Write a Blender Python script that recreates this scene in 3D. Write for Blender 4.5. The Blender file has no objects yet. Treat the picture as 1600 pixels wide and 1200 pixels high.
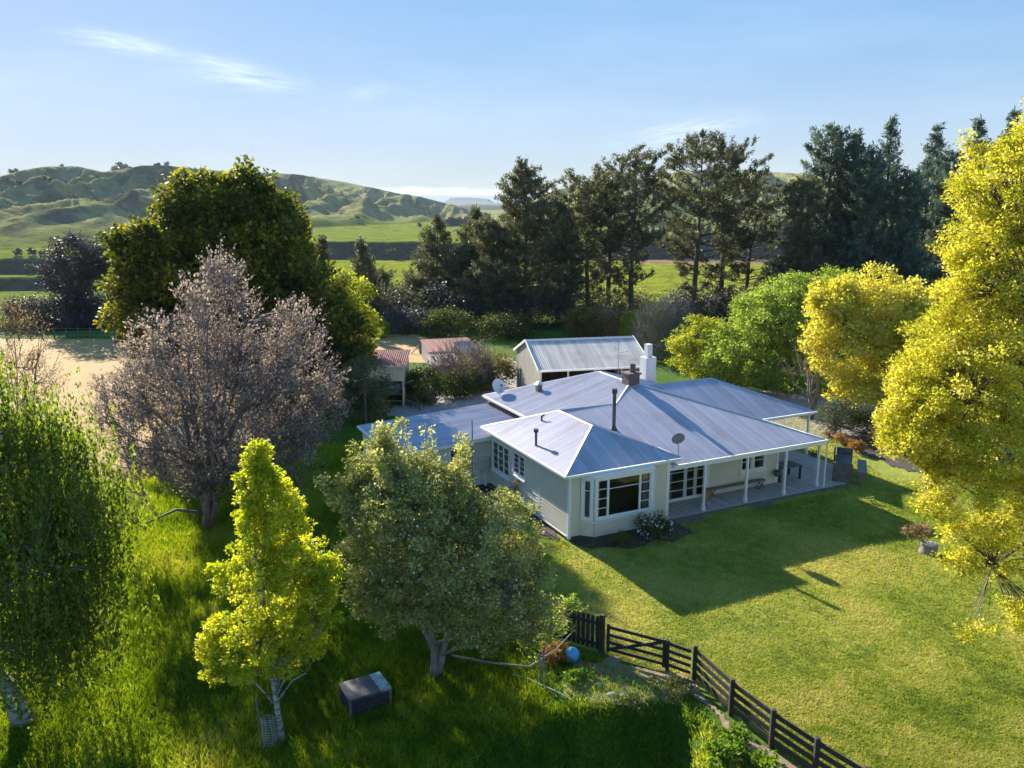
import bpy, math, random
import numpy as np
from mathutils import noise, Vector
R = math.radians
sc = bpy.context.scene
COL = sc.collection
rng = np.random.default_rng(7)
random.seed(7)

# ---------------------------------------------------------------- camera model (used to measure real positions)
F = 1294.0; CH = 14.0; TH = math.atan(288 / F); CT, ST = math.cos(TH), math.sin(TH)
def ray(x, y):
    a = x - 800; b = y - 600
    return (a, F * CT - b * ST, -(b * CT + F * ST))
def pt(x, y, z=0.0):                      # point of the plane at height z seen at a pixel of the photograph
    r = ray(x, y); t = (z - CH) / r[2]
    return (r[0] * t, r[1] * t, z)
def at(x, y, Y):                          # point at distance Y
    r = ray(x, y); t = Y / r[1]
    return (r[0] * t, Y, CH + r[2] * t)
HO = pt(888, 846); HA = math.atan2(1325.5, 2716)
HU = (math.cos(HA), math.sin(HA)); HV = (-HU[1], HU[0])
def hw(u, v, z=0.0):                      # house coordinates -> world
    return (HO[0] + u * HU[0] + v * HV[0], HO[1] + u * HU[1] + v * HV[1], z)

# ---------------------------------------------------------------- terrain height
def sstep(a, b, x):
    t = min(1.0, max(0.0, (x - a) / (b - a))); return t * t * (3 - 2 * t)
def lerp(p, x):
    if x <= p[0][0]: return p[0][1]
    for (x0, y0), (x1, y1) in zip(p, p[1:]):
        if x <= x1: return y0 + (y1 - y0) * (x - x0) / (x1 - x0)
    return p[-1][1]
PL = [(0, 0), (96, 0), (135, -26), (300, -52), (560, -60), (684, -60), (704, -50), (731, -50), (760, -37), (800, -35), (1000, -29), (12000, -29)]
PR = [(0, 0), (118, 0), (160, -28), (350, -42), (588, -45), (838, -45), (866, -28), (1200, -28), (12000, -28)]
SKL = [(-1200, 330), (-500, 300), (-200, 290), (0, 281), (40, 270), (80, 264), (130, 264), (165, 273), (190, 271), (225, 263), (265, 262), (300, 267), (340, 270), (400, 273), (440, 273), (480, 276), (540, 285), (580, 294), (620, 303), (660, 310), (700, 320), (740, 328), (765, 333), (800, 335)]
SKR = [(780, 335), (815, 322), (850, 306), (875, 296), (900, 291), (960, 283), (1020, 275), (1080, 269), (1130, 267), (1170, 268), (1220, 272), (1300, 276), (1450, 285), (1700, 300), (2200, 300), (2800, 330)]
def ter(X, Y):
    if Y < 90:
        z = 0.02 * noise.noise(Vector((X * .25, Y * .25, 3)))
        # bank that drops towards the viewer below the gate
        ye = lerp([(-2.5, 18.6), (0.2, 19.7), (1.2, 20.6), (2.9, 21.1), (4.5, 21.7), (5.2, 21.2), (5.6, 19.0), (6.2, 17)], X)
        ye += .25 * noise.noise(Vector((X * 1.4, 5, 1)))
        w = sstep(-2.5, -.2, X) * (1 - sstep(4.5, 5.2, X))
        z -= 1.5 * w * sstep(0, 1.5, ye - Y)
        # lawn falls a little away from the deck
        z -= .22 * sstep(14.5, 20, X) * sstep(26, 36, Y) * (1 - sstep(42, 52, Y))
        return z
    px = 800 + 1325.7 * X / Y
    m = (40 * noise.noise(Vector((X * .004, Y * .002, 0))) + 20 * noise.noise(Vector((X * .02, Y * .004, 4))) + 7 * noise.noise(Vector((X * .07, Y * .01, 8)))) * sstep(100, 500, Y) + 5 * noise.noise(Vector((X * .03, 7, 0))) * sstep(90, 130, Y)
    w = sstep(390, 500, px)
    z = lerp(PL, Y + m) * (1 - w) + lerp(PR, Y + m) * w
    if Y > 700:
        z += sstep(900, 1300, Y) * 5 * noise.noise(Vector((X * .003, Y * .003, 9)))
        if px < 800: S = lerp(SKL, px); Rb = lerp([(0, 860), (250, 1050), (480, 1250), (640, 1500), (760, 1900)], px); Rc = lerp([(0, 2200), (480, 2500), (800, 3000)], px)
        else: S = lerp(SKR, px); Rb = lerp([(800, 1900), (880, 1500), (1000, 1300), (1200, 1250)], px); Rc = lerp([(800, 3000), (1000, 2500), (1300, 2300)], px)
        wg = sstep(331, 322, S) if S > 322 else 1.0
        wg = 1 - sstep(322, 334, S)
        zc = CH + (312 - S) / 1325.5 * Rc
        if Y > Rb:
            t = (Y - Rb) / (Rc - Rb)
            p = Vector((X * .0026 + Y * .0009, Y * .0013 - X * .0006, 0.3))
            rid = noise.ridged_multi_fractal(p, 0.85, 2.1, 5, 1.0, 2.0) - 1.1
            fine = noise.fractal(Vector((X * .012, Y * .006, 2)), .8, 2.2, 4)
            if t < 1:
                win = min(1, t * 3.0) * min(1, (1 - t) * 2.4)
                p2 = Vector((X * .0085 + .6 * noise.noise(Vector((X * .003, Y * .003, 4))), Y * .0022, 1.7))
                rid2 = noise.ridged_multi_fractal(p2, 0.9, 2.1, 4, 1.0, 2.0) - 1.1
                h = z + (zc - z) * (t ** .8) + win * (66 * rid + 46 * rid2 + 20 * fine) * (.25 + .75 * wg)
                lim = CH + (Y / Rc) * (zc - CH) + 0.002 * Y * (1 - t)      # stay under the skyline
                h = min(h, lim + (h - lim) * .05) if h > lim else h
            else:
                h = zc - (Y - Rc) * .12
                h = max(h, -30)
            h = max(h, z - 1)
            z = z * (1 - wg) + h * wg if t >= 0 else z
    return z

# ---------------------------------------------------------------- materials
MATS = {}
def newmat(name):
    m = bpy.data.materials.new(name); m.use_nodes = True; MATS[name] = m
    nt = m.node_tree; b = nt.nodes['Principled BSDF']
    return m, nt, b
def N(nt, t, **k):
    n = nt.nodes.new(t)
    for a, v in k.items(): setattr(n, a, v)
    return n
def noise_tex(nt, scale, detail=4, coord='Object', rough=.6, vec=None):
    n = N(nt, 'ShaderNodeTexNoise'); n.inputs['Scale'].default_value = scale; n.inputs['Detail'].default_value = detail; n.inputs['Roughness'].default_value = rough
    if vec is None:
        tc = N(nt, 'ShaderNodeTexCoord'); vec = tc.outputs[coord]
    nt.links.new(vec, n.inputs['Vector']); return n
def ramp(nt, fac, stops):
    r = N(nt, 'ShaderNodeValToRGB'); e = r.color_ramp.elements
    while len(e) < len(stops): e.new(.5)
    for el, (p, c) in zip(e, stops): el.position = p; el.color = (*c, 1)
    nt.links.new(fac, r.inputs['Fac']); return r
def mixc(nt, fac, a, b, mode='MIX'):
    m = N(nt, 'ShaderNodeMix', data_type='RGBA', blend_type=mode)
    for s, v in (('Factor', fac), ('A', a), ('B', b)):
        i = [q for q in m.inputs if q.name == s and (q.type == 'RGBA' if s != 'Factor' else q.type == 'VALUE')][0]
        if isinstance(v, (int, float)): i.default_value = v
        elif isinstance(v, tuple): i.default_value = (*v, 1)
        else: nt.links.new(v, i)
    return [q for q in m.outputs if q.type == 'RGBA'][0]
def bump(nt, b, h, strength, dist=.02):
    n = N(nt, 'ShaderNodeBump'); n.inputs['Strength'].default_value = strength; n.inputs['Distance'].default_value = dist
    nt.links.new(h, n.inputs['Height']); nt.links.new(n.outputs[0], b.inputs['Normal'])
def plain(name, c, rough=.6, metal=0, var=.12, scale=3, bmp=0, spec=.5, c2=None):
    m, nt, b = newmat(name)
    n = noise_tex(nt, scale, 5)
    lo = tuple(x * (1 - var) for x in c); hi = tuple(min(1, x * (1 + var)) for x in c)
    if c2: hi = c2
    r = ramp(nt, n.outputs['Fac'], [(.3, lo), (.7, hi)])
    nt.links.new(r.outputs[0], b.inputs['Base Color'])
    b.inputs['Roughness'].default_value = rough; b.inputs['Metallic'].default_value = metal; b.inputs['Specular IOR Level'].default_value = spec
    if bmp: 
        n2 = noise_tex(nt, scale * 6, 5); bump(nt, b, n2.outputs['Fac'], bmp)
    return m
def leafmat(name, cols, trans=.45, tint=(1.25, 1.15, .5), rough=.58, spec=.22):
    m, nt, b = newmat(name)
    a = N(nt, 'ShaderNodeAttribute', attribute_name='rnd')
    st = [(i / (len(cols) - 1), c) for i, c in enumerate(cols)]
    r = ramp(nt, a.outputs['Fac'], st)
    nt.links.new(r.outputs[0], b.inputs['Base Color']); b.inputs['Roughness'].default_value = rough; b.inputs['Specular IOR Level'].default_value = spec
    t = N(nt, 'ShaderNodeBsdfTranslucent'); c = mixc(nt, 1.0, r.outputs[0], tint, 'MULTIPLY'); nt.links.new(c, t.inputs['Color'])
    mx = N(nt, 'ShaderNodeMixShader'); mx.inputs[0].default_value = trans
    nt.links.new(b.outputs[0], mx.inputs[1]); nt.links.new(t.outputs[0], mx.inputs[2])
    nt.links.new(mx.outputs[0], nt.nodes['Material Output'].inputs['Surface'])
    return m
M = {}
def roofmat(name, c, rough, metal, rust=0.0, streak=.1, spec=.5, vary=.06, lap=.25):
    m, nt, b = newmat(name)
    uv = N(nt, 'ShaderNodeUVMap', uv_map='UVMap')
    mp = N(nt, 'ShaderNodeMapping'); mp.inputs['Scale'].default_value = (1.6, .12, 1); nt.links.new(uv.outputs[0], mp.inputs['Vector'])
    n = noise_tex(nt, 1.5, 5, vec=mp.outputs[0])
    r = ramp(nt, n.outputs['Fac'], [(.3, tuple(x * (1 - streak) for x in c)), (.7, tuple(x * (1 + streak) for x in c))])
    # sheet laps every 0.76 m
    sx = N(nt, 'ShaderNodeSeparateXYZ'); nt.links.new(uv.outputs[0], sx.inputs[0])
    d = N(nt, 'ShaderNodeMath', operation='MULTIPLY'); d.inputs[1].default_value = 1 / .762; nt.links.new(sx.outputs[0], d.inputs[0])
    fr = N(nt, 'ShaderNodeMath', operation='FRACT'); nt.links.new(d.outputs[0], fr.inputs[0])
    lt = N(nt, 'ShaderNodeMath', operation='LESS_THAN'); lt.inputs[1].default_value = .08; nt.links.new(fr.outputs[0], lt.inputs[0])
    lf = N(nt, 'ShaderNodeMath', operation='MULTIPLY'); lf.inputs[1].default_value = lap; nt.links.new(lt.outputs[0], lf.inputs[0])
    fl = N(nt, 'ShaderNodeMath', operation='FLOOR'); nt.links.new(d.outputs[0], fl.inputs[0])
    wn = N(nt, 'ShaderNodeTexWhiteNoise', noise_dimensions='1D'); nt.links.new(fl.outputs[0], wn.inputs['W'])
    sh = ramp(nt, wn.outputs['Value'], [(0, (1 - vary,) * 3), (1, (1 + vary,) * 3)])
    c1 = mixc(nt, 1.0, r.outputs[0], sh.outputs[0], 'MULTIPLY')
    c2 = mixc(nt, lf.outputs[0], c1, tuple(min(1, x * 1.7) for x in c))
    n2 = noise_tex(nt, .7, 6); rr = ramp(nt, n2.outputs['Fac'], [(.5, (0, 0, 0)), (.72, (1, 1, 1))])
    rf = N(nt, 'ShaderNodeMath', operation='MULTIPLY'); rf.inputs[1].default_value = rust; nt.links.new(rr.outputs[0], rf.inputs[0])
    c3 = mixc(nt, rf.outputs[0], c2, (.19, .09, .06))
    nt.links.new(c3, b.inputs['Base Color'])
    b.inputs['Roughness'].default_value = rough; b.inputs['Metallic'].default_value = metal; b.inputs['Specular IOR Level'].default_value = spec
    return m
M['roof'] = roofmat('grey_blue_roof_iron', (.43, .415, .48), .45, .35, .22, .12, .5, .08, .35)
M['shedroof'] = roofmat('weathered_shed_iron', (.66, .57, .50), .7, 0, .35, .25, .3, .08)
M['redroof'] = roofmat('faded_red_iron', (.30, .15, .13), .9, 0, .35, .2, .1)
M['paleroof'] = roofmat('pale_iron', (.42, .33, .30), .9, 0, .3, .2, .1)
M['cap'] = plain('ridge_cap_metal', (.42, .43, .48), .55, .2, .08)
M['white'] = plain('white_paint', (.80, .80, .79), .45, var=.04)
M['cream'] = plain('cream_weatherboard', (.66, .595, .47), .6, var=.06, scale=1.2)
M['creamdull'] = plain('cream_shed_iron', (.50, .47, .38), .6, var=.1, scale=1.2)
M['inner'] = plain('interior_plaster', (.45, .38, .2), .9, var=.05)
M['innerlight'] = plain('pale_interior_plaster', (.75, .68, .58), .9, var=.05)
M['found'] = plain('dark_foundation', (.10, .07, .06), .9)
M['darkmetal'] = plain('dark_metal', (.07, .075, .08), .5, .5)
M['gal'] = plain('galvanised', (.35, .37, .38), .45, .7)
M['brick'] = plain('old_chimney_brick', (.16, .11, .10), .9, var=.35, scale=9, bmp=.3)
M['block'] = plain('painted_chimney', (.62, .62, .62), .8, var=.08)
M['black'] = plain('black_timber', (.028, .024, .022), .75, var=.4, scale=5, bmp=.3)
M['oldwood'] = plain('weathered_timber', (.20, .165, .14), .85, var=.3, scale=6, bmp=.3)
M['greywood'] = plain('grey_timber', (.12, .115, .11), .8, var=.35, scale=5, bmp=.3)
M['terra'] = plain('terracotta', (.42, .16, .08), .8)
M['greenpl'] = plain('green_plastic', (.06, .15, .12), .5)
M['turq'] = plain('turquoise_plastic', (.12, .42, .48), .4, var=.2)
M['bucket'] = plain('white_plastic', (.6, .66, .7), .5)
M['bluepl'] = plain('blue_plastic', (.10, .42, .80), .4, var=.25)
M['curtain'] = plain('grey_curtain', (.42, .42, .42), .9, var=.2, scale=14)
M['sofa'] = plain('dark_fabric', (.05, .045, .04), .9)
M['dish'] = plain('dish_grey', (.62, .63, .66), .5)
M['dishshaded'] = plain('dish_grey_shaded', (.16, .18, .19), .5)  # darkened dish colour, paints in the shade of its back-lit side
M['bark'] = plain('brown_bark', (.11, .085, .065), .9, var=.4, scale=4, bmp=.5)
M['greybark'] = plain('grey_bark', (.22, .20, .18), .9, var=.35, scale=4, bmp=.5)
M['purplebark'] = plain('purple_twig_bark', (.17, .125, .13), .85, var=.3, scale=3)
M['stone'] = plain('pale_stone', (.35, .32, .28), .9, var=.2, scale=5, bmp=.4)
M['shadedark'] = plain('shed_shade_dark', (.05, .035, .035), .9, var=.5, scale=1)
def birchbark():
    m, nt, b = newmat('white_birch_bark')
    tc = N(nt, 'ShaderNodeTexCoord'); mp = N(nt, 'ShaderNodeMapping'); mp.inputs['Scale'].default_value = (3, 3, 14); nt.links.new(tc.outputs['Object'], mp.inputs['Vector'])
    n = noise_tex(nt, 1.2, 4, vec=mp.outputs[0]); r = ramp(nt, n.outputs['Fac'], [(.4, (.08, .07, .07)), (.52, (.36, .35, .34))])
    nt.links.new(r.outputs[0], b.inputs['Base Color']); b.inputs['Roughness'].default_value = .8
    return m
M['birch'] = birchbark()
def deckmat():
    m, nt, b = newmat('weathered_deck_boards')
    tc = N(nt, 'ShaderNodeTexCoord'); mp = N(nt, 'ShaderNodeMapping'); mp.inputs['Scale'].default_value = (7.1, .5, 1); nt.links.new(tc.outputs['Object'], mp.inputs['Vector'])
    n = noise_tex(nt, 1, 5, vec=mp.outputs[0]); r = ramp(nt, n.outputs['Fac'], [(.3, (.24, .22, .22)), (.7, (.50, .47, .46))])
    nt.links.new(r.outputs[0], b.inputs['Base Color']); b.inputs['Roughness'].default_value = .65
    return m
M['deck'] = deckmat()
def glassmat():
    m, nt, b = newmat('window_glass')
    g = N(nt, 'ShaderNodeBsdfGlossy'); g.inputs['Roughness'].default_value = .03
    t = N(nt, 'ShaderNodeBsdfTransparent'); t.inputs['Color'].default_value = (.82, .85, .86, 1)
    fr = N(nt, 'ShaderNodeFresnel'); fr.inputs['IOR'].default_value = 1.7
    mx = N(nt, 'ShaderNodeMixShader'); nt.links.new(fr.outputs[0], mx.inputs[0]); nt.links.new(t.outputs[0], mx.inputs[1]); nt.links.new(g.outputs[0], mx.inputs[2])
    nt.links.new(mx.outputs[0], nt.nodes['Material Output'].inputs['Surface'])
    return m
M['glass'] = glassmat()

def groundmat():
    m, nt, b = newmat('ground_grass')
    a = N(nt, 'ShaderNodeVertexColor', layer_name='zone')
    tc = N(nt, 'ShaderNodeTexCoord')
    n1 = noise_tex(nt, .55, 6, vec=tc.outputs['Object']); n2 = noise_tex(nt, 9, 6, vec=tc.outputs['Object'], rough=.75)
    f = N(nt, 'ShaderNodeMath', operation='MULTIPLY_ADD'); f.inputs[1].default_value = .5; nt.links.new(n1.outputs['Fac'], f.inputs[0])
    h = N(nt, 'ShaderNodeMath', operation='MULTIPLY'); h.inputs[1].default_value = .5; nt.links.new(n2.outputs['Fac'], h.inputs[0]); nt.links.new(h.outputs[0], f.inputs[2])
    v = ramp(nt, f.outputs[0], [(.32, (.55, .6, .5)), (.5, (1, 1, 1)), (.68, (1.6, 1.45, 1.2))])
    c = mixc(nt, 1.0, a.outputs['Color'], v.outputs[0], 'MULTIPLY')
    nt.links.new(c, b.inputs['Base Color']); b.inputs['Roughness'].default_value = 1; b.inputs['Specular IOR Level'].default_value = 0.1
    n3 = noise_tex(nt, 5, 8, vec=tc.outputs['Object'], rough=.8); bump(nt, b, n3.outputs['Fac'], .9, .12)
    return m
M['ground'] = groundmat()
def hillmat():
    m, nt, b = newmat('hill_pasture')
    a = N(nt, 'ShaderNodeVertexColor', layer_name='zone')
    tc = N(nt, 'ShaderNodeTexCoord')
    n1 = noise_tex(nt, .012, 8, vec=tc.outputs['Object'], rough=.65); n2 = noise_tex(nt, .05, 8, vec=tc.outputs['Object'], rough=.7)
    v = ramp(nt, n2.outputs['Fac'], [(.3, (.6, .6, .55)), (.5, (1, 1, 1)), (.75, (1.35, 1.25, 1.1))])
    c = mixc(nt, 1.0, a.outputs['Color'], v.outputs[0], 'MULTIPLY')
    # darker scrub and brown slips, plus painted hillside shade, where the zone alpha says hill
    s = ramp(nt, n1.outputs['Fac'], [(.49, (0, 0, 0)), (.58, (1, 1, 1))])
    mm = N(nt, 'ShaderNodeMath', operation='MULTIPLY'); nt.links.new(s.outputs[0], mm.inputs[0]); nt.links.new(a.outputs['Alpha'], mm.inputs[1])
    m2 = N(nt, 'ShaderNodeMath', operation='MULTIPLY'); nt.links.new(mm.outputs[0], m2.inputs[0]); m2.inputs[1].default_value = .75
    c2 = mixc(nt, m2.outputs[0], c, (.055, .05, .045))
    nt.links.new(c2, b.inputs['Base Color']); b.inputs['Roughness'].default_value = 1; b.inputs['Specular IOR Level'].default_value = 0
    n3 = noise_tex(nt, .03, 8, vec=tc.outputs['Object'], rough=.7); bump(nt, b, n3.outputs['Fac'], 1.0, 30)
    return m
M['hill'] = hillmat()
M['gravel'] = plain('driveway_gravel', (.27, .25, .24), .95, var=.3, scale=4, bmp=.6)
M['gold'] = plain('dry_stubble', (.40, .25, .085), 1, var=.2, scale=.8, bmp=.5)
M['dirt'] = plain('trodden_dirt', (.25, .18, .11), 1, var=.35, scale=3, bmp=.8)
M['drygrass'] = plain('dry_worn_grass', (.20, .19, .06), 1, var=.5, scale=2.5, bmp=.9)
M['bed'] = plain('garden_soil', (.06, .042, .033), 1, var=.4, scale=6, bmp=.8)

G = {}
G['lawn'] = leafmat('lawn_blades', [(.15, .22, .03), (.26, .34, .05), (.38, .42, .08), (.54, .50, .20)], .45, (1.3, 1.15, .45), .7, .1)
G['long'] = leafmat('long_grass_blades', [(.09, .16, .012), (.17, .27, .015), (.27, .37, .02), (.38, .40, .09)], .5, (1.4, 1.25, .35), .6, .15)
L = {}
L['bigtree'] = leafmat('leaf_deep_green', [(.04, .058, .02), (.065, .085, .022), (.18, .20, .025), (.48, .45, .05)], .5)
L['bigyellow'] = leafmat('leaf_young_yellow_green', [(.16, .22, .02), (.32, .37, .03), (.52, .52, .06)], .52)
L['plum'] = leafmat('leaf_lilac_brown', [(.17, .14, .15), (.29, .245, .24), (.43, .365, .30), (.60, .52, .38)], .4, (1.1, 1, .8))
L['birch'] = leafmat('leaf_birch_lime', [(.16, .23, .015), (.32, .40, .02), (.56, .58, .03), (.76, .72, .16)], .58, (1.3, 1.2, .3))
L['apple'] = leafmat('leaf_apple_grey_green', [(.14, .16, .045), (.26, .29, .08), (.46, .47, .17), (.82, .76, .46)], .48, (1.2, 1.15, .6))
L['willow'] = leafmat('leaf_weeping_green', [(.07, .11, .02), (.13, .19, .03), (.26, .33, .05)], .55, (1.3, 1.25, .4))
L['pine'] = leafmat('needle_dark', [(.06, .07, .04), (.10, .11, .06), (.17, .17, .085), (.26, .235, .13)], .3, (1.1, 1.1, .7))
L['pineblue'] = leafmat('needle_blue_green', [(.045, .08, .065), (.08, .12, .09), (.14, .19, .13), (.22, .26, .18)], .3, (1, 1.1, .8))
L['macro'] = leafmat('needle_purple_dark', [(.055, .05, .06), (.08, .075, .08), (.13, .12, .11)], .25, (1, 1, .9))
L['gold'] = leafmat('leaf_golden', [(.38, .35, .05), (.62, .56, .09), (.82, .72, .18)], .55, (1.12, 1.1, .5))
L['elm'] = leafmat('leaf_bright_yellow', [(.20, .215, .02), (.44, .445, .03), (.72, .65, .08), (.90, .80, .32)], .55, (1.1, 1.08, .45))
L['green'] = leafmat('leaf_fresh_green', [(.14, .22, .04), (.26, .37, .07), (.44, .54, .13)], .52, (1.25, 1.15, .45))
L['greygreen'] = leafmat('leaf_grey_green', [(.06, .08, .035), (.11, .135, .065), (.2, .22, .12)], .3, (1.1, 1.1, .7))
L['bush'] = leafmat('leaf_hedge', [(.03, .05, .014), (.055, .08, .018), (.12, .14, .03)], .35)
L['olive'] = leafmat('leaf_olive_gold', [(.09, .09, .02), (.16, .15, .03), (.26, .22, .04)], .4)
L['orange'] = leafmat('grass_tan_orange', [(.22, .12, .03), (.36, .20, .05), (.45, .28, .08)], .4, (1.2, 1, .5))
L['pink'] = leafmat('leaf_pink', [(.12, .10, .06), (.40, .22, .20), (.60, .40, .38)], .35, (1.1, .9, .9))
L['white'] = leafmat('flower_white', [(.55, .55, .50), (.75, .75, .70)], .3, (1, 1, 1))
L['tan'] = leafmat('leaf_tan_bud', [(.20, .12, .06), (.35, .22, .11), (.45, .32, .18)], .35, (1.1, 1, .8))
L['weed'] = leafmat('leaf_weed', [(.06, .13, .01), (.12, .22, .015), (.18, .28, .03)], .5, (1.3, 1.2, .3))
L['moss'] = leafmat('leaf_low_moss', [(.05, .07, .02), (.09, .11, .03), (.16, .16, .06)], .3)

# ---------------------------------------------------------------- object helpers
def tag(o, label=None, cat=None, group=None, kind=None):
    if label: o['label'] = label
    if cat: o['category'] = cat
    if group: o['group'] = group
    if kind: o['kind'] = kind
    return o
def empty(name, loc=(0, 0, 0), rz=0, label=None, cat=None, group=None):
    o = bpy.data.objects.new(name, None); COL.objects.link(o); o.location = loc; o.rotation_euler = (0, 0, rz); o.empty_display_size = .2
    return tag(o, label, cat, group)
def npmesh(name, V, Fq, mat, parent=None, rnd=None, smooth=False, loc=None):
    """V (n,3) float, Fq (m,k) int - every face the same size"""
    me = bpy.data.meshes.new(name); V = np.asarray(V, np.float32); Fq = np.asarray(Fq, np.int32); k = Fq.shape[1]
    me.vertices.add(len(V)); me.vertices.foreach_set('co', V.ravel())
    me.loops.add(Fq.size); me.loops.foreach_set('vertex_index', Fq.ravel())
    me.polygons.add(len(Fq)); me.polygons.foreach_set('loop_start', np.arange(0, Fq.size, k, dtype=np.int32))
    if rnd is not None:
        a = me.attributes.new('rnd', 'FLOAT', 'POINT'); a.data.foreach_set('value', np.asarray(rnd, np.float32))
    me.update(calc_edges=True); me.materials.append(mat)
    if smooth: me.polygons.foreach_set('use_smooth', [True] * len(Fq))
    o = bpy.data.objects.new(name, me); COL.objects.link(o)
    if parent: o.parent = parent
    if loc: o.location = loc
    return o
class MB:
    def __init__(s): s.v = []; s.f = []; s.uv = {}
    def face(s, pts, uvs=None):
        n = len(s.v); s.v += [tuple(p) for p in pts]; s.f.append(tuple(range(n, n + len(pts))))
        if uvs: s.uv[len(s.f) - 1] = uvs
        return s
    def hexa(s, p):      # 8 points: bottom 4 ccw, top 4
        n = len(s.v); s.v += [tuple(q) for q in p]
        for f in ((3, 2, 1, 0), (4, 5, 6, 7), (0, 1, 5, 4), (1, 2, 6, 5), (2, 3, 7, 6), (3, 0, 4, 7)): s.f.append(tuple(n + i for i in f))
        return s
    def box(s, x0, x1, y0, y1, z0, z1):
        return s.hexa([(x0, y0, z0), (x1, y0, z0), (x1, y1, z0), (x0, y1, z0), (x0, y0, z1), (x1, y0, z1), (x1, y1, z1), (x0, y1, z1)])
    def bar(s, a, b, w, h, up=(0, 0, 1)):
        a, b = Vector(a), Vector(b); d = (b - a).normalized(); u = Vector(up)
        if abs(d.dot(u)) > .99: u = Vector((0, 1, 0))
        sd = d.cross(u).normalized(); u = sd.cross(d).normalized(); sd *= w / 2; u *= h / 2
        return s.hexa([a - sd - u, b - sd - u, b + sd - u, a + sd - u, a - sd + u, b - sd + u, b + sd + u, a + sd + u])
    def tube(s, pts, rad, n=8, cap=True):
        pts = [Vector(p) for p in pts]; rad = rad if isinstance(rad, (list, tuple)) else [rad] * len(pts)
        base = len(s.v)
        for i, p in enumerate(pts):
            d = (pts[min(i + 1, len(pts) - 1)] - pts[max(i - 1, 0)]).normalized()
            u = Vector((0, 0, 1)) if abs(d.z) < .9 else Vector((1, 0, 0)); a = d.cross(u).normalized(); b = d.cross(a)
            for k in range(n):
                t = 2 * math.pi * k / n; s.v.append(tuple(p + (a * math.cos(t) + b * math.sin(t)) * rad[i]))
        for i in range(len(pts) - 1):
            for k in range(n):
                a0 = base + i * n + k; a1 = base + i * n + (k + 1) % n; s.f.append((a0, a1, a1 + n, a0 + n))
        if cap:
            s.f.append(tuple(base + k for k in range(n))[::-1]); s.f.append(tuple(base + (len(pts) - 1) * n + k for k in range(n)))
        return s
    def lathe(s, c, prof, n=14):
        base = len(s.v)
        for r, z in prof:
            for k in range(n):
                t = 2 * math.pi * k / n; s.v.append((c[0] + r * math.cos(t), c[1] + r * math.sin(t), c[2] + z))
        for i in range(len(prof) - 1):
            for k in range(n):
                a0 = base + i * n + k; a1 = base + i * n + (k + 1) % n; s.f.append((a0, a1, a1 + n, a0 + n))
        return s
    def build(s, name, mat, parent=None, smooth=False, bevel=0):
        me = bpy.data.meshes.new(name); me.from_pydata(s.v, [], s.f); me.update()
        if s.uv:
            l = me.uv_layers.new(name='UVMap')
            for i, p in enumerate(me.polygons):
                if i in s.uv:
                    for li, q in zip(p.loop_indices, s.uv[i]): l.data[li].uv = q
        me.materials.append(mat)
        if smooth: me.polygons.foreach_set('use_smooth', [True] * len(me.polygons))
        o = bpy.data.objects.new(name, me); COL.objects.link(o)
        if parent: o.parent = parent
        if bevel:
            b = o.modifiers.new('Bevel', 'BEVEL'); b.width = bevel; b.segments = 1; b.limit_method = 'ANGLE'
        return o
def copy_tree(o, loc, rz=0, sc_=1.0, label=None, group=None):
    c = o.copy(); COL.objects.link(c); c.location = loc; c.rotation_euler = (0, 0, rz); c.scale = (sc_, sc_, sc_) if isinstance(sc_, (int, float)) else sc_
    if label: c['label'] = label
    if group: c['group'] = group
    for ch in list(o.children):
        d = ch.copy(); COL.objects.link(d); d.parent = c
        for g in list(ch.children):
            e = g.copy(); COL.objects.link(e); e.parent = d
    return c

# ---------------------------------------------------------------- foliage
def leafquads(P, size, aspect=.55, dirs=None, flat=0.0, jit=.38):
    """a bent kite per point; returns V, F"""
    n = len(P); s = size * (1 + jit * rng.standard_normal(n)).clip(.4, 1.8)
    d = rng.standard_normal((n, 3)) if dirs is None else dirs + .35 * rng.standard_normal((n, 3))
    d /= np.linalg.norm(d, axis=1)[:, None] + 1e-9
    r = rng.standard_normal((n, 3)); r[:, 2] += flat * 3
    w = np.cross(d, r); w /= np.linalg.norm(w, axis=1)[:, None] + 1e-9
    nn = np.cross(d, w)
    S = s[:, None]
    V = np.empty((n, 4, 3)); V[:, 0] = P - d * S * .5; V[:, 2] = P + d * S * .5
    V[:, 1] = P + w * S * aspect * .5 + nn * S * .12; V[:, 3] = P - w * S * aspect * .5 + nn * S * .12
    Fq = np.arange(4 * n).reshape(n, 4)
    return V.reshape(-1, 3), Fq
def sample_blobs(blobs, n, inner=.35, bias=0.25):
    B = np.array([b[:6] for b in blobs], float); w = (B[:, 3] * B[:, 4] * B[:, 5]) ** (2 / 3); w /= w.sum()
    out = []
    while len(out) < n:
        k = rng.choice(len(B), p=w); d = rng.standard_normal(3); d[2] += bias; d /= np.linalg.norm(d)
        r = inner + (1 - inner) * rng.random() ** .55
        p = B[k, :3] + d * r * B[k, 3:6]
        # skip points deep inside another blob
        q = ((p - B[:, :3]) / B[:, 3:6]); ins = (np.sqrt((q ** 2).sum(1)) < .45); ins[k] = False
        if ins.any() and rng.random() < .8: continue
        out.append(p)
    return np.array(out)
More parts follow.
